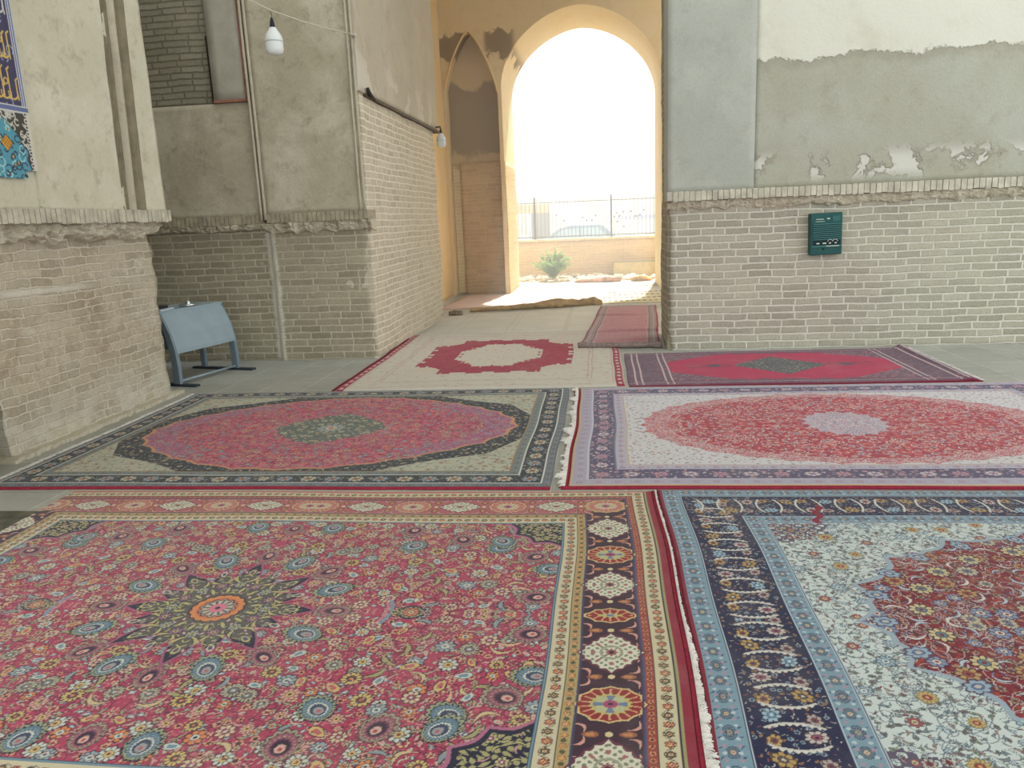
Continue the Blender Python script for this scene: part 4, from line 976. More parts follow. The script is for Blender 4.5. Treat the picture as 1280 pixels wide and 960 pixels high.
# ------------------------------------------------------------------ tile mosaic on the pillar
def make_tiles():
    res = .004; y0, y1, z0, z1 = 4.3, 5.135, 1.86, 3.7
    W = Weave(y1-y0, z1-z0, res, A(206,202,182), 8)     # local: x from the far (right-hand) edge inwards, y up
    X = (y1-y0)-W.X      # distance from the edge nearest the passage
    X = W.X; Z = W.Y
    navy, yel, wh, tq, blk = A(48,52,96), A(206,180,96), A(206,208,204), A(70,150,176), A(52,56,60)
    W.img[:] = navy
    ins = Z > .50
    # inscription: tall uprights and looping bowls, yellow over white scrolls, on deep blue
    R = random.Random(12)
    for k in range(26):
        x = R.uniform(.05, .8); z = R.uniform(.52, 1.8); th = np.linspace(0, 1.6*PI, 24); r = R.uniform(.02, .045)
        W.curve(np.c_[x+r*np.cos(th+k), z+r*np.sin(th+k)], .008, A(150,160,190))
    for row, col in ((.56, yel), (.82, yel), (1.10, wh), (1.38, wh), (1.62, wh)):
        for k in range(13):
            x = .075+k*.058+R.uniform(-.012, .012); h = R.uniform(.10, .19)
            W.curve([(x, row), (x+.006, row+h), (x-.014, row+h+.016)], .011, col)
            th = np.linspace(PI*.9, PI*2.1, 20); W.curve(np.c_[x+.045+.04*np.cos(th), row+.035+.034*np.sin(th)], .011, col)
            if k % 3 == 1: W.curve(np.c_[x+.03+.018*np.cos(th*2), row+.11+.018*np.sin(th*2)], .009, col)
            if k % 2: W.stamp(x+.05, row+.085, .010, PI/4, [(lambda u, v, r, t: np.abs(u)+np.abs(v) < 1, col)])
    lowm = Z <= .50
    W.img[lowm] = blk
    for k in range(130):
        x = R.uniform(0, .83); z = R.uniform(.0, .49); th = np.linspace(0, 1.5*PI, 20); r = R.uniform(.012, .03)
        W.curve(np.c_[x+r*np.cos(th+k), z+r*np.sin(th+k)], .010, A(196,198,190), lowm)
    # turquoise lobed medallion
    for cx in (.245,):
        W.stamp(cx, .20, .235, PI/2, [(lambda u, v, r, t: (np.abs(v) < .86*(1-np.clip(u, 0, 1)**1.4)*(.93+.07*np.cos(9*t))) & (r < 1.02-.10*np.abs(np.sin(5*t))), A(44,60,84)), (lambda u, v, r, t: (np.abs(v) < .80*(1-np.clip(u, 0, 1)**1.4)*(.93+.07*np.cos(9*t))) & (r < .97-.10*np.abs(np.sin(5*t))), tq)])
        md = (np.abs(W.img-tq).sum(2) < 1)
        for k in range(80):
            x = cx+R.uniform(-.2, .2); z = R.uniform(.0, .42); th = np.linspace(0, 1.5*PI, 20); r = R.uniform(.014, .028)
            W.curve(np.c_[x+r*np.cos(th+k), z+r*np.sin(th+k)], .009, A(36,56,84) if k % 3 else A(150,206,212), md)
            if k % 4 == 0: W.stamp(x, z, .012, k, rosette(4, A(44,60,84), yel, A(190,110,60), wh), clip=md)
        W.stamp(cx, .27, .055, 0, [(lambda u, v, r, t: np.abs(u)+np.abs(v) < 1, A(60,60,60)), (lambda u, v, r, t: np.abs(u)+np.abs(v) < .9, A(210,150,50)), (lambda u, v, r, t: (np.abs(u)+np.abs(v) < .8) & (np.sin(u*14)*np.sin(v*14) > .3), A(120,80,40))])
    # frame lines
    W.img[(X < .050)] = A(196,200,204); W.img[(X < .042) & (X > .010)] = A(92,110,160); W.img[(X < .030) & (X > .022)] = A(206,208,206)
    W.img[(np.abs(Z-.50) < .024)] = A(196,200,204); W.img[(np.abs(Z-.50) < .015)] = A(92,110,160)
    W.img[(X < .05) & (Z < .47)] = blk; W.img[(X < .03) & (Z < .47)] = A(206,204,190)
    for k in range(11): W.stamp(.036, .05+k*.042, .017, 0, [(disc(1), A(206,206,200)), (disc(.5), blk)])
    # panel keeps a broken lower outline
    keep = (Z > .04+.10*np.clip(1-np.abs(X-.30)/.3, -1, 1)*0+.05*np.sin(X*23)*0) & ~((Z < .10) & (X < .10)) & ~((Z < .03+.02*np.sin(X*40)))
    ny, nx = W.ny, W.nx
    Yw = y1-W.X; V = np.empty((nx*ny, 3), np.float32)
    V[:, 1] = Yw.ravel(); V[:, 2] = (z0+W.Y).ravel()
    gr = np.abs(np.sin(W.X*PI/.05)) < .05
    V[:, 0] = -3.902+.0008*rng.random(nx*ny)-.0010*gr.ravel()
    ii, jj = np.meshgrid(np.arange(nx-1), np.arange(ny-1)); kk = keep[:-1, :-1] & keep[1:, 1:]
    a = (jj*nx+ii)[kk]; Q = np.c_[a, a+nx, a+nx+1, a+1]
    F = [tuple(q) for q in Q.tolist()]
    me = bpy.data.meshes.new('tile_mosaic'); me.from_pydata(V.tolist(), [], F)
    at = me.color_attributes.new('glaze', 'FLOAT_COLOR', 'POINT'); cl = np.ones((nx*ny, 4), np.float32); cl[:, :3] = s2l(np.clip(W.img, 0, 255)).reshape(-1, 3); at.data.foreach_set('color', cl.ravel())
    k = NT('glazed_tile'); g = k.n('ShaderNodeAttribute', attribute_name='glaze'); f, _ = k.noise(k.coord(), 40, 3)
    k.b.inputs['Specular IOR Level'].default_value = .5
    me.materials.append(k.out(k.mix(.1, g.outputs['Color'], f, 'OVERLAY'), None, .3))
    o = bpy.data.objects.new('tile_mosaic', me); C.objects.link(o)
    m = o.modifiers.new('thick', 'SOLIDIFY'); m.thickness = .012; m.offset = -1
    o.data.flip_normals()
    tag(o, 'blue mosaic tile panel with yellow calligraphy on the left pillar', 'tile panel')
make_tiles()
bm = bmesh.new()
for i in range(40):
    z = 1.72+i*.05; box(bm, -3.93, -3.897+.003*fbm(z*4, 1, 1), 5.135+.004*fbm(z*5, 3, 1), 5.165+.006*fbm(z*7, 2, 1), z, z+.051)
bm_obj('plaster_lip', bm, M['plaster_left'], pl)

# ------------------------------------------------------------------ steel reading desk
MB = plain('blue_grey_enamel', (146,162,170), .45, .0, .0005, .03, 5); MBd = plain('blue_grey_frame', (122,138,148), .45, .1, 0, .03)
MK = plain('dark_steel_foot', (60,70,80), .5, .3); MC = plain('bright_tin', (206,212,214), .2, .9); MD = plain('black_cloth', (44,46,50), .8)
MF = plain('desk_top', (150,168,178), .4, 0, 0, .03)
def desk():
    r = empty('steel_desk', (-4.20, 7.10, 0), -.235, label='blue-grey steel desk with a slanting front panel behind the left pillar', cat='desk')
    # local: +Y along the desk (0..0.86), +X is the front
    Lg = .86
    prof = [(0.0, 0.0), (.0, .18), (-.012, .36), (-.05, .52), (-.115, .66), (-.16, .735)]      # front leg line, x against z
    def frame(y, nm):
        bm = bmesh.new(); w = .075; t = .022
        pr = []
        for x, z in prof: pr.append((x, z))
        inner = [(x-w*(1 if z < .5 else .9), z) for x, z in prof]
        lo = []
        for yy in (y-t, y+t):
            lo.append(([bm.verts.new((x, yy, z)) for x, z in pr], [bm.verts.new((x, yy, z)) for x, z in inner]))
        n = len(pr)
        for s_ in range(2):
            a, b = lo[s_]
            for i in range(n-1): bm.faces.new((a[i], a[i+1], b[i+1], b[i]))
        for i in range(n-1):
            bm.faces.new((lo[0][0][i], lo[1][0][i], lo[1][0][i+1], lo[0][0][i+1])); bm.faces.new((lo[0][1][i], lo[1][1][i], lo[1][1][i+1], lo[0][1][i+1]))
        for i in (0, n-1): bm.faces.new((lo[0][0][i], lo[1][0][i], lo[1][1][i], lo[0][1][i]))
        return bm_obj('leg', bm, MBd, r)
    for y in (0.0, Lg):
        frame(y, 'leg')
        bm = bmesh.new(); box(bm, -.50, -.44, y-.02, y+.02, .02, .70, .004); bm_obj('leg', bm, MBd, r)
        bm = bmesh.new(); box(bm, -.62, .20, y-.035, y+.035, .0, .022, .006); bm_obj('foot_bar', bm, MK, r)
        bm = bmesh.new(); box(bm, -.50, -.14, y-.018, y+.018, .68, .715, .004); bm_obj('side_rail', bm, MBd, r)
    # front panel, bowed with the legs
    bm = bmesh.new(); zs = np.linspace(.325, .733, 12); xs = np.interp(zs, [p[1] for p in prof], [p[0] for p in prof])+.004
    for a, b, c, d in zip(xs, zs, xs[1:], zs[1:]):
        v = [bm.verts.new(p) for p in ((a, .0, b), (a, Lg, b), (c, Lg, d), (c, .0, d))]; bm.faces.new(v)
    bmesh.ops.remove_doubles(bm, verts=bm.verts, dist=1e-5)
    g = bmesh.ops.extrude_face_region(bm, geom=bm.faces[:]); bmesh.ops.translate(bm, verts=[e for e in g['geom'] if isinstance(e, bmesh.types.BMVert)], vec=(-.012, 0, 0))
    bm_obj('front_panel', bm, MB, r)
    bm = bmesh.new(); box(bm, -.60, -.150, -.03, Lg+.03, .728, .746, .006); bm_obj('desk_top', bm, MF, r)
    bm = bmesh.new(); tube(bm, [(-.03, .0, .045), (-.03, Lg, .045)], .012, 8); bm_obj('stretcher', bm, MB, r, True)
    bm = bmesh.new(); box(bm, -.56, -.16, .03, Lg-.03, .56, .572, .003); bm_obj('shelf', bm, MBd, r)
    bm = bmesh.new(); box(bm, -.485, -.460, .02, Lg-.02, .30, .55, .003); bm_obj('back_panel', bm, MBd, r)
    return r
desk()
bm = bmesh.new(); lathe(bm, [(.0005, .747), (.075, .747), (.085, .752), (.088, .772), (.080, .775), (.074, .757), (.0005, .755)], -4.32, 7.62, 24)
tag(bm_obj('tin_tray', bm, MC, smooth=True), 'small round shiny tin tray on the steel desk', 'tray')
bm = bmesh.new(); lathe(bm, [(.0005, .757), (.03, .757), (.034, .775), (.026, .80), (.012, .806), (.0005, .807)], -4.32, 7.62, 16)
tag(bm_obj('tin_pot', bm, MC, smooth=True), 'little shiny lidded pot standing in the tin tray', 'pot')
bm = bmesh.new(); box(bm, -4.58, -4.33, 7.12, 7.36, .747, .765, .006)
tag(bm_obj('document_folder', bm, plain('folder_pale', (190,200,206), .5)), 'pale flat folder on the near end of the steel desk', 'folder')
bm = bmesh.new(); box(bm, -4.56, -4.37, 7.15, 7.33, .765, .79, .008)
tag(bm_obj('dark_book', bm, MD), 'dark book lying on the pale folder', 'book')

# ------------------------------------------------------------------ wall speaker
def speaker():
    r = empty('wall_speaker', (2.315, 8.53, 1.215), label='dark green louvred speaker box on the right brick wall', cat='speaker'); r.rotation_euler = (0, math.radians(-1.2), 0)
    g = plain('green_plastic', (38,84,82), .45, 0, .001, .06, 20); gd = plain('green_plastic_dark', (20,46,46), .5); gl = plain('green_light', (66,120,118), .4); wt = plain('print_white', (206,214,206), .6); gp = plain('green_plate', (52,102,100), .4)
    bm = bmesh.new(); box(bm, -.158, .158, -.085, .04, -.215, .215, .012); bm_obj('housing', bm, g, r)
    bm = bmesh.new(); box(bm, -.135, .14, -.089, -.080, -.115, .10, .002); bm_obj('grille_recess', bm, gd, r)
    bm = bmesh.new()
    for i in range(9):
        z = -.055+i*.0195
        box(bm, -.135, .14, -.097, -.086, z-.004, z+.005, .0015)
    bm_obj('louvres', bm, gl, r)
    bm = bmesh.new(); box(bm, .055, .135, -.091, -.084, .125, .180, .002); bm_obj('badge', bm, gp, r)
    bm = bmesh.new(); box(bm, -.145, .150, -.094, -.084, -.130, -.117, .001); bm_obj('lower_rib', bm, gl, r)
    marks = [(x-w_/2, x+w_/2, -.0925, -.088, -.100, -.088) for x, w_ in ((-.085, .03), (-.02, .034), (.035, .02), (.092, .018))]
    marks += [(-.005, .125, -.0955, -.090, -.128, -.121), (-.105, -.03, -.087, -.084, .150, .156), (-.110, -.02, -.087, -.084, .128, .132), (.005, .03, -.087, -.084, .150, .162)]
    for m_ in marks:
        bm = bmesh.new(); box(bm, *m_); bm_obj('printed_mark', bm, wt, r, label='small white printed mark')
    for cx in (.035, .085):
        bm = bmesh.new(); tube(bm, [(cx+.026*math.cos(a), -.098, -.085+.028*math.sin(a)) for a in np.linspace(.2, PI-.2, 9)], .0022, 5); bm_obj('printed_curve', bm, wt, r, label='small white printed curve')
    bm = bmesh.new(); lathe(bm, [(.0005, -.003), (.012, -.003), (.012, .003), (.0005, .003)], 0, 0, 12)
    bmesh.ops.rotate(bm, verts=bm.verts, matrix=Matrix.Rotation(PI/2, 3, 'X')); bmesh.ops.translate(bm, verts=bm.verts, vec=(-.03, -.088, -.152)); bm_obj('knob', bm, gd, r)
speaker()

# ------------------------------------------------------------------ bulbs and wire
MW = plain('bulb_white', (222,226,226), .35); MBK = plain('lampholder_black', (40,44,54), .5); MWR = plain('wire_white', (196,192,176), .6)
def bulb(label, x, y, z, s=1.0, hang=.12):
    """z = bottom of the globe"""
    r = empty('light_bulb', (x, y, z), label=label, cat='light bulb')
    bm = bmesh.new(); lathe(bm, [(.0005*s, 0), (.035*s, .002*s), (.064*s, .018*s), (.072*s, .045*s), (.073*s, .115*s), (.066*s, .150*s), (.042*s, .185*s), (.030*s, .205*s), (.030*s, .21*s)], n=28); bm_obj('globe', bm, MW, r, True)
    bm = bmesh.new(); lathe(bm, [(.0737*s, .098*s), (.0755*s, .100*s), (.0755*s, .106*s), (.0737*s, .108*s)], n=28); bm_obj('collar_ring', bm, plain('bulb_ring', (176,186,190), .4), r, True)
    bm = bmesh.new(); lathe(bm, [(.0005, .20*s), (.020*s, .20*s), (.021*s, .225*s), (.017*s, .25*s), (.012*s, .275*s), (.005*s, .29*s), (.0005, .29*s)], n=16); bm_obj('lamp_holder', bm, MBK, r, True)
    bm = bmesh.new(); tube(bm, [(0, 0, .28*s), (.006, 0, .28*s+hang*.5), (-.004, 0, .28*s+hang)], .0035, 6); bm_obj('flex', bm, MBK, r, True)
    return r
# wire: from the pier corner, sagging over to the left pillar
A0 = Vector((-2.52, 8.36, 3.44))
WP = [A0, Vector((-2.63, 7.9, 3.405)), Vector((-2.74, 7.45, 3.38)), Vector((-2.84, 7.0, 3.370)), Vector((-2.95, 6.8, 3.414)), Vector((-3.25, 6.35, 3.50)), Vector((-3.60, 5.85, 3.60)), Vector((-3.905, 5.4, 3.70))]
bm = bmesh.new(); tube(bm, WP, .006, 6)
box(bm, A0.x-.03, A0.x+.01, A0.y-.01, A0.y+.03, A0.z-.015, A0.z+.015)
tag(bm_obj('hanging_wire', bm, MWR, smooth=True), 'thin white wire sagging from the pier corner towards the left pillar', 'wire')
bulb('big white bulb hanging from the sagging wire at upper left', -2.85, 7.0, 3.005, 1.08, .055)
bulb('white bulb hanging at the far corner of the passage pier', -2.46, 12.30, 2.635, 1.0, .0)
bm = bmesh.new(); tube(bm, [(-2.535, 12.30, 2.94), (-2.46, 12.30, 2.945), (-2.46, 12.30, 2.91)], .012, 8)
tag(bm_obj('lamp_bracket', bm, MBK, smooth=True), 'short dark bracket holding the far bulb on the pier', 'bracket')

# ------------------------------------------------------------------ things on the passage floor
def lumpy(name, pts, rad, mat, label, cat, n=14, amp=.35, flat=.8, seed=0, pat=None):
    bm = bmesh.new(); P = [Vector(p) for p in pts]; m = 90; rings = []
    for i in range(m):
        f_ = i/(m-1)*(len(P)-1); k = min(int(f_), len(P)-2); p = P[k].lerp(P[k+1], f_-k); r0 = rad[k]*(1-(f_-k))+rad[k+1]*(f_-k)
        t = (P[k+1]-P[k]).normalized(); a = Vector((-t.y, t.x, 0)); row = []
        for q in range(n):
            th = 2*PI*q/n; d = r0*(1+amp*fbm(p.x*3+seed, q*.55, i*.04)+amp*.5*fbm(p.x*12+seed, math.cos(th)*1.5, math.sin(th)*1.5))
            z = math.sin(th)*d*flat
            row.append(bm.verts.new((p.x+a.x*math.cos(th)*d*1.3, p.y+a.y*math.cos(th)*d*1.3, max(.002, r0*flat*.75+z))))
        rings.append(row)
    for a, b in zip(rings, rings[1:]):
        for q in range(n): bm.faces.new((a[q], a[(q+1) % n], b[(q+1) % n], b[q]))
    bm.faces.new(rings[0]); bm.faces.new(rings[-1])
    return tag(bm_obj(name, bm, mat, smooth=True), label, cat)
lumpy('rolled_cloth', [(-2.22, 12.72, 0), (-1.9, 12.78, 0), (-1.5, 12.86, 0), (-1.05, 13.0, 0), (-.75, 13.1, 0), (-.4, 13.2, 0), (-.16, 13.26, 0), (-.02, 13.3, 0)], [.035, .042, .045, .065, .085, .06, .085, .04], plain('sacking_brown', (176,152,116), .95, 0, .006, .2, 9), 'long brown crumpled cloth rolled up across the passage floor', 'cloth', amp=.45, flat=1.05)
lumpy('patterned_bundle', [(-2.50, 12.34, 0), (-2.40, 12.34, 0), (-2.28, 12.36, 0)], [.05, .062, .045], None, 'small black and cream patterned bundle at the end of the brown cloth', 'bundle', amp=.15, seed=5)
k = NT('bundle_pattern'); v = k.n('ShaderNodeTexVoronoi'); k.l(k.coord(), v.inputs['Vector']); v.inputs['Scale'].default_value = 32
bpy.data.objects['patterned_bundle'].data.materials.append(k.out(k.ramp(v.outputs['Distance'], [(.25, lin((50,46,44))), (.55, lin((150,138,118)))]), None, .9))
def floor_cloth(name, corners, mat, label, cat, z=.012, nx=40, ny=40, wav=.006):
    a, b, c, d = [Vector((*p, 0)) for p in corners]; V = []; F = []
    for j in range(ny):
        for i in range(nx):
            u, v = i/(nx-1), j/(ny-1); p = a.lerp(b, u).lerp(d.lerp(c, u), v); e = min(u, 1-u, v, 1-v)
            V.append((p.x+.02*fbm(v*5, u, 1), p.y+.03*fbm(u*5, v, 4), .001 if e == 0 else z+wav*(1+fbm(p.x*3, p.y*3, 1))))
    for j in range(ny-1):
        for i in range(nx-1): F.append((j*nx+i, j*nx+i+1, (j+1)*nx+i+1, (j+1)*nx+i))
    F.append(tuple([i for i in range(nx)] + [j*nx+nx-1 for j in range(1, ny)] + [(ny-1)*nx+i for i in range(nx-2, -1, -1)] + [j*nx for j in range(ny-2, 0, -1)])[::-1])
    return tag(mesh_obj(name, V, F, mat, None, True), label, cat)
k = NT('checked_mat'); co = k.coord(); x = k.xyz(co)
sx = k.math('SINE', k.math('MULTIPLY', x[0], 2*PI/.10)); sy = k.math('SINE', k.math('MULTIPLY', x[1], 2*PI/.52))
dots = k.math('MULTIPLY', k.math('GREATER_THAN', sx, -.1), k.math('GREATER_THAN', sy, .45)); edge = k.math('GREATER_THAN', sy, .93)
MCK = k.out(k.mix(k.math('MULTIPLY', k.math('MAXIMUM', dots, k.math('MULTIPLY', edge, .6)), .9), lin((212,202,170)), lin((70,64,52))), None, .9)
floor_cloth('checked_mat', ((-.10, 13.40), (1.45, 13.36), (1.45, 15.35), (.12, 15.45)), MCK, 'cream and black checked mat on the sunlit passage floor at right', 'mat')
floor_cloth('pink_mat', ((-2.9, 13.15), (-.35, 13.55), (-.45, 15.5), (-2.75, 15.55)), plain('pale_pink_mat', (206,184,176), .9, 0, .003, .06, 5), 'plain pale pink floor mat behind the brown rolled cloth', 'mat', z=.010)

# ------------------------------------------------------------------ outside
bm = bmesh.new(); R = random.Random(9)
for i in range(300):                                       # broken stone heaped at the foot of the garden wall
    x, y = R.uniform(-2.8, 1.9), R.uniform(18.35, 19.8); s_ = R.uniform(.03, .10)
    if x > .1 and y > 19.1: continue
    if abs(x+1.2) < .22 and abs(y-18.75) < .22: continue
    r_ = bmesh.ops.create_icosphere(bm, subdivisions=1, radius=s_)
    for v in r_['verts']:
        v.co = Vector((v.co.x*R.uniform(.9, 1.4), v.co.y, v.co.z*.6))*(1+.3*fbm(v.co.x*20+i, v.co.y*20, v.co.z*20)); v.co += Vector((x, y, s_*.25+.03*R.random()))
tag(bm_obj('rubble', bm, plain('pale_rubble', (206,196,180), .95, 0, .01, .2, 6)), 'pale broken stones scattered at the foot of the garden wall', 'rubble', kind='stuff')
gw = sheet('wall_garden', 'y', 20.0, -7, 7, -.05, .90, M['brick_garden'], step=.12, amp=.02, facing=-1, depth=.25, kind='structure')
bm = bmesh.new()
for i in range(60): 
    x = -7+i*.2333; box(bm, x+.004, x+.229, 19.955, 20.28, .90, .955+.006*fbm(x, 1, 1), .006)
bm_obj('coping', bm, plain('coping', (206,186,150), .9, 0, .004, .1, 6), gw)
def fence():
    r = empty('iron_fence', (0, 20.12, .95), label='dark iron railing with little star ornaments on the garden wall', cat='fence')
    mt = plain('fence_iron', (80,84,90), .5, .3); mp = plain('fence_post', (58,62,68), .5, .3); mo = plain('ornament', (62,84,140), .5, .2)
    for i in range(-24, 25):
        bm = bmesh.new(); x = i*.0985+.03; box(bm, x-.006, x+.006, -.006, .006, .02, .99); tube(bm, [(x, 0, .985), (x, 0, 1.035)], [.010, .001], 6); bm_obj('bar', bm, mt, r)
    for x in (-3.6, -1.70, .245, 2.2):
        bm = bmesh.new(); box(bm, x-.024, x+.024, -.024, .024, .0, 1.06, .004); bm_obj('post', bm, mp, r)
    for z in (.06, .92):
        bm = bmesh.new(); box(bm, -3.7, 2.3, -.010, .010, z-.012, z+.012); bm_obj('rail', bm, mt, r)
    Rr = random.Random(2)
    for x, z in ((-.48, .52), (-.38, .43), (-.24, .44), (-.15, .55), (.32, .51), (.39, .38), (.45, .52), (.55, .62), (.56, .25), (.74, .62), (.86, .50), (.96, .52), (1.06, .64), (.38, .60), (-.95, .46), (-1.15, .60)):
        bm = bmesh.new(); n = 5; vs = []
        for y in (-.016, .002):
            vs.append([bm.verts.new((x+(.045 if q % 2 == 0 else .018)*math.cos(q*PI/n+x*9), y-.012, z+(.045 if q % 2 == 0 else .018)*math.sin(q*PI/n+x*9))) for q in range(2*n)])
        bm.faces.new(vs[0]); bm.faces.new(vs[1][::-1])
        for q in range(2*n): bm.faces.new((vs[0][q], vs[0][(q+1) % (2*n)], vs[1][(q+1) % (2*n)], vs[1][q]))
        bm_obj('star_ornament', bm, mo, r)
fence()
# shrub
def shrub():
    r = empty('green_shrub', (-1.20, 18.75, 0), label='bright green leafy shrub growing by the garden wall', cat='shrub')
    R = random.Random(31); g = bmesh.new(); st = bmesh.new()
    for b_ in range(54):
        az = R.uniform(0, 2*PI); ln = R.uniform(.40, .86); le = R.uniform(.1, 1.35); pts = []
        for i in range(7):
            f_ = i/6; pts.append(Vector((math.cos(az)*ln*.55*f_**1.4*le, math.sin(az)*ln*.55*f_**1.4*le, .04+ln*(f_-.36*le*f_*f_))))
        tube(st, pts, [.010*(1-.7*i/6) for i in range(7)], 5)
        for i in range(90):
            f_ = R.uniform(.12, 1); k_ = min(int(f_*6), 5); p = pts[k_].lerp(pts[k_+1], f_*6-k_)
            a = az+R.uniform(-1.7, 1.7); d = Vector((math.cos(a), math.sin(a), R.uniform(-.5, .5))).normalized(); l = R.uniform(.05, .10); w_ = l*.17
            s_ = d.cross(Vector((0, 0, 1))).normalized(); u_ = d.cross(s_)*.004; m_ = p+d*l*.55
            v = [g.verts.new(q) for q in (p, m_+s_*w_+Vector((0, 0, .006)), p+d*l+Vector((0, 0, -.014)), m_-s_*w_+Vector((0, 0, .006)))]
            v2 = g.verts.new(m_+Vector((0, 0, -.002)))
            for q in range(4): g.faces.new((v[q], v[(q+1) % 4], v2))
    k = NT('leaf_green'); f, _ = k.noise(k.coord(), 9, 3)
    k.b.inputs['Transmission Weight'].default_value = 0; col = k.ramp(f, [(.3, lin((96,142,66))), (.7, lin((150,190,98)))])
    tr = k.n('ShaderNodeBsdfTranslucent'); k.l(col, tr.inputs[0]); mx = k.n('ShaderNodeMixShader'); mx.inputs[0].default_value = .4
    m = k.out(col, None, .6); k.l(k.b.outputs[0], mx.inputs[1]); k.l(tr.outputs[0], mx.inputs[2]); k.l(mx.outputs[0], k.t.nodes['Material Output'].inputs[0])
    bm_obj('foliage', g, m, r, kind='stuff'); bm_obj('stems', st, plain('stem', (110,120,70), .8), r, True)
shrub()
# open trough and mats beside it
bm = bmesh.new()
for b_ in ((.28, 1.34, 19.42, 19.46, 0, .36), (.28, 1.34, 19.82, 19.86, 0, .36), (.28, .32, 19.46, 19.82, 0, .36), (1.30, 1.34, 19.46, 19.82, 0, .36), (.30, 1.32, 19.44, 19.84, 0, .04)): box(bm, *b_, .006)
tr_ = empty('planter_trough', (0, 0, 0), label='tan rectangular trough standing against the garden wall', cat='trough'); bm_obj('trough_box', bm, plain('trough_tan', (186,172,120), .8, 0, .003, .1), tr_)
bm = bmesh.new(); box(bm, .26, 1.36, 19.39, 19.42, .345, .372, .004); box(bm, 1.335, 1.362, 19.39, 19.44, 0, .36, .004); bm_obj('rim', bm, plain('trough_rim', (110,112,84), .7), tr_)
lumpy('folded_rug', [(-.65, 18.0, 0), (-.3, 17.98, 0), (.1, 17.97, 0), (.42, 18.0, 0)], [.04, .09, .11, .07], plain('dusty_rose_rug', (190,150,136), .95, 0, .008, .2, 7), 'dusty pink crumpled rug lying outside the doorway', 'rug', amp=.4, seed=9, flat=.7)
lumpy('folded_blanket', [(.64, 17.95, 0), (.85, 17.93, 0), (1.12, 17.95, 0)], [.06, .10, .04], plain('ochre_blanket', (206,164,104), .95, 0, .008, .2, 7), 'ochre blanket bunched beside the crumpled pink rug', 'blanket', amp=.5, seed=3, flat=.8)

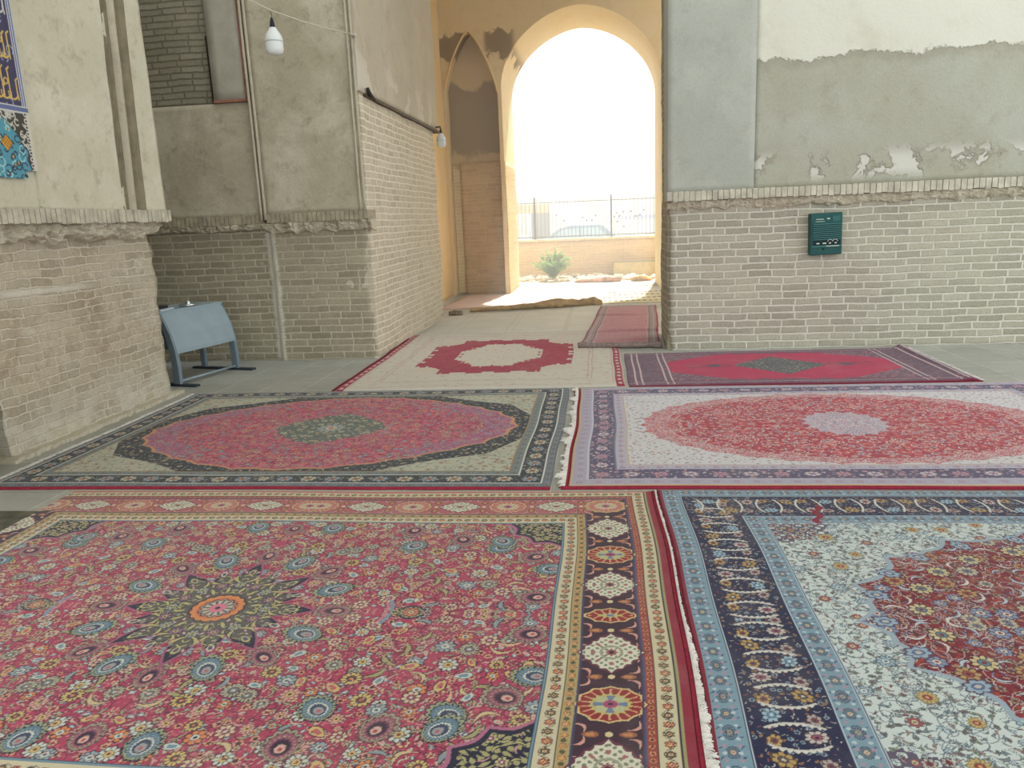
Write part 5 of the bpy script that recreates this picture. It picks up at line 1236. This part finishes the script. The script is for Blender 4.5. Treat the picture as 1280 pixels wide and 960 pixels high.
# parked car on the street, side on
def car():
    r = empty('parked_car', (-1.05, 31.0, -.25), label='blue car parked on the street beyond the railing', cat='car')
    mb = plain('car_blue', (66,112,148), .25, .2); mg = plain('car_glass', (120,150,170), .08); mt = plain('tyre', (40,40,42), .8); mh = plain('hub', (176,180,184), .3, .8); mc = plain('car_trim', (60,64,68), .5); ml = plain('lamp_glass', (214,214,206), .15)
    def prism(name, prof, hw0, hw1, mat, z_split, bev=.03, parent=r, y0=0):
        bm = bmesh.new(); wz = lambda z: hw0 if z <= z_split else hw0+(hw1-hw0)*min(1, (z-z_split)/.55)
        a = [bm.verts.new((x, -wz(z), z)) for x, z in prof]; b = [bm.verts.new((x, wz(z), z)) for x, z in prof]; n = len(prof)
        bm.faces.new(a); bm.faces.new(b[::-1])
        for i in range(n): bm.faces.new((a[i], a[(i+1) % n], b[(i+1) % n], b[i]))
        if bev: bmesh.ops.bevel(bm, geom=bm.edges[:], offset=bev, segments=2, affect='EDGES')
        return bm_obj(name, bm, mat, parent, False)
    prism('body', [(-2.05, .28), (-2.1, .50), (-2.02, .72), (-1.15, .86), (1.62, .90), (2.0, .84), (2.08, .55), (2.02, .28), (1.72, .28), (1.66, .50), (1.45, .62), (1.2, .62), (1.0, .50), (.94, .28), (-.98, .28), (-1.04, .50), (-1.24, .62), (-1.5, .62), (-1.7, .50), (-1.76, .28)], .82, .8, mb, .8)
    prism('roof', [(-1.22, .86), (-.46, 1.34), (-.20, 1.40), (.95, 1.40), (1.12, 1.36), (1.62, .88)], .80, .60, mb, .86, .02)
    for s_ in (-1, 1):
        for pr in ([(-.98, .92), (-.42, 1.28), (.18, 1.30), (.18, .92)], [(.26, .92), (.26, 1.30), (.92, 1.30), (1.30, .95)]):
            bm = bmesh.new(); wz = lambda z: .80-.20*(z-.86)/.55+.012
            a = [bm.verts.new((x, s_*wz(z), z)) for x, z in pr]; b = [bm.verts.new((x, s_*(wz(z)-.02), z)) for x, z in pr]
            bm.faces.new(a); bm.faces.new(b[::-1])
            for i in range(4): bm.faces.new((a[i], a[(i+1) % 4], b[(i+1) % 4], b[i]))
            bm_obj('side_window', bm, mg, r)
        for x in (-1.37, 1.33):
            bm = bmesh.new(); lathe(bm, [(.2, -.09), (.29, -.085), (.31, -.05), (.31, .05), (.29, .085), (.2, .09)], 0, 0, 24)
            bmesh.ops.rotate(bm, verts=bm.verts, matrix=Matrix.Rotation(PI/2, 3, 'X')); bmesh.ops.translate(bm, verts=bm.verts, vec=(x, s_*.74, .31)); w_ = bm_obj('wheel', bm, mt, r, True)
            bm = bmesh.new(); lathe(bm, [(.02, -.095), (.19, -.092), (.19, .092), (.02, .095)], 0, 0, 20)
            bmesh.ops.rotate(bm, verts=bm.verts, matrix=Matrix.Rotation(PI/2, 3, 'X')); bmesh.ops.translate(bm, verts=bm.verts, vec=(x, s_*.745, .31)); bm_obj('hub_cap', bm, mh, w_, True)
        bm = bmesh.new(); box(bm, -2.10, -2.04, s_*.66-.13, s_*.66+.13, .56, .68, .01); bm_obj('headlamp', bm, ml, r)
        bm = bmesh.new(); box(bm, 2.03, 2.09, s_*.66-.12, s_*.66+.12, .60, .76, .01); bm_obj('tail_lamp', bm, plain('tail_red', (150,40,40), .3), r)
        bm = bmesh.new(); box(bm, -.92, -.78, s_*.90-.08, s_*.90+.08, .90, 1.0, .02); bm_obj('wing_mirror', bm, mb, r)
    bm = bmesh.new(); v = [bm.verts.new(p) for p in ((-1.16, -.72, .92), (-1.16, .72, .92), (-.52, .58, 1.325), (-.52, -.58, 1.325))]; bm.faces.new(v)
    bm.normal_update(); g_ = bmesh.ops.extrude_face_region(bm, geom=bm.faces[:]); bmesh.ops.translate(bm, verts=[e for e in g_['geom'] if isinstance(e, bmesh.types.BMVert)], vec=(-.025, 0, .03)); bm_obj('windscreen', bm, mg, r)
    for x in (-2.13, 2.03):
        bm = bmesh.new(); box(bm, x, x+.09, -.80, .80, .34, .48, .02); bm_obj('bumper', bm, mc, r)
car()
def house():
    r = empty('street_building', (0, 42, -.25), label='pale building across the street with a dark doorway', cat='building')
    w_ = plain('white_render', (244,243,238), .9, 0, .004, .04, 1); d_ = plain('doorway_dark', (120,124,120), .6); t_ = plain('tan_board', (190,170,130), .8); bl = plain('blue_band', (176,188,214), .7); gr = plain('ledge_grey', (200,200,196), .8)  # one even near-white colour for the wall
    bm = bmesh.new(); box(bm, -14, 14, .0, 6, 0, 6.2); bm_obj('wall', bm, w_, r)
    bm = bmesh.new(); box(bm, -3.75, -2.75, -.05, .1, .0, 2.0, .01); bm_obj('doorway', bm, d_, r)
    bm = bmesh.new(); box(bm, -4.9, -2.75, -.08, .1, 2.0, 2.45, .01); bm_obj('lintel_board', bm, t_, r)
    bm = bmesh.new(); box(bm, -4.75, -3.95, -.04, .1, .9, 1.9, .01); bm_obj('shutter', bm, gr, r)
    for z in (4.3, 5.15): 
        bm = bmesh.new(); box(bm, -14, 14, -.25, .1, z-.05, z+.05, .01); bm_obj('ledge', bm, gr, r)
    bm = bmesh.new(); box(bm, .9, 4.2, -.05, .05, 1.5, 1.68, .01); bm_obj('sign_board', bm, bl, r, label='faded blue board')
house()
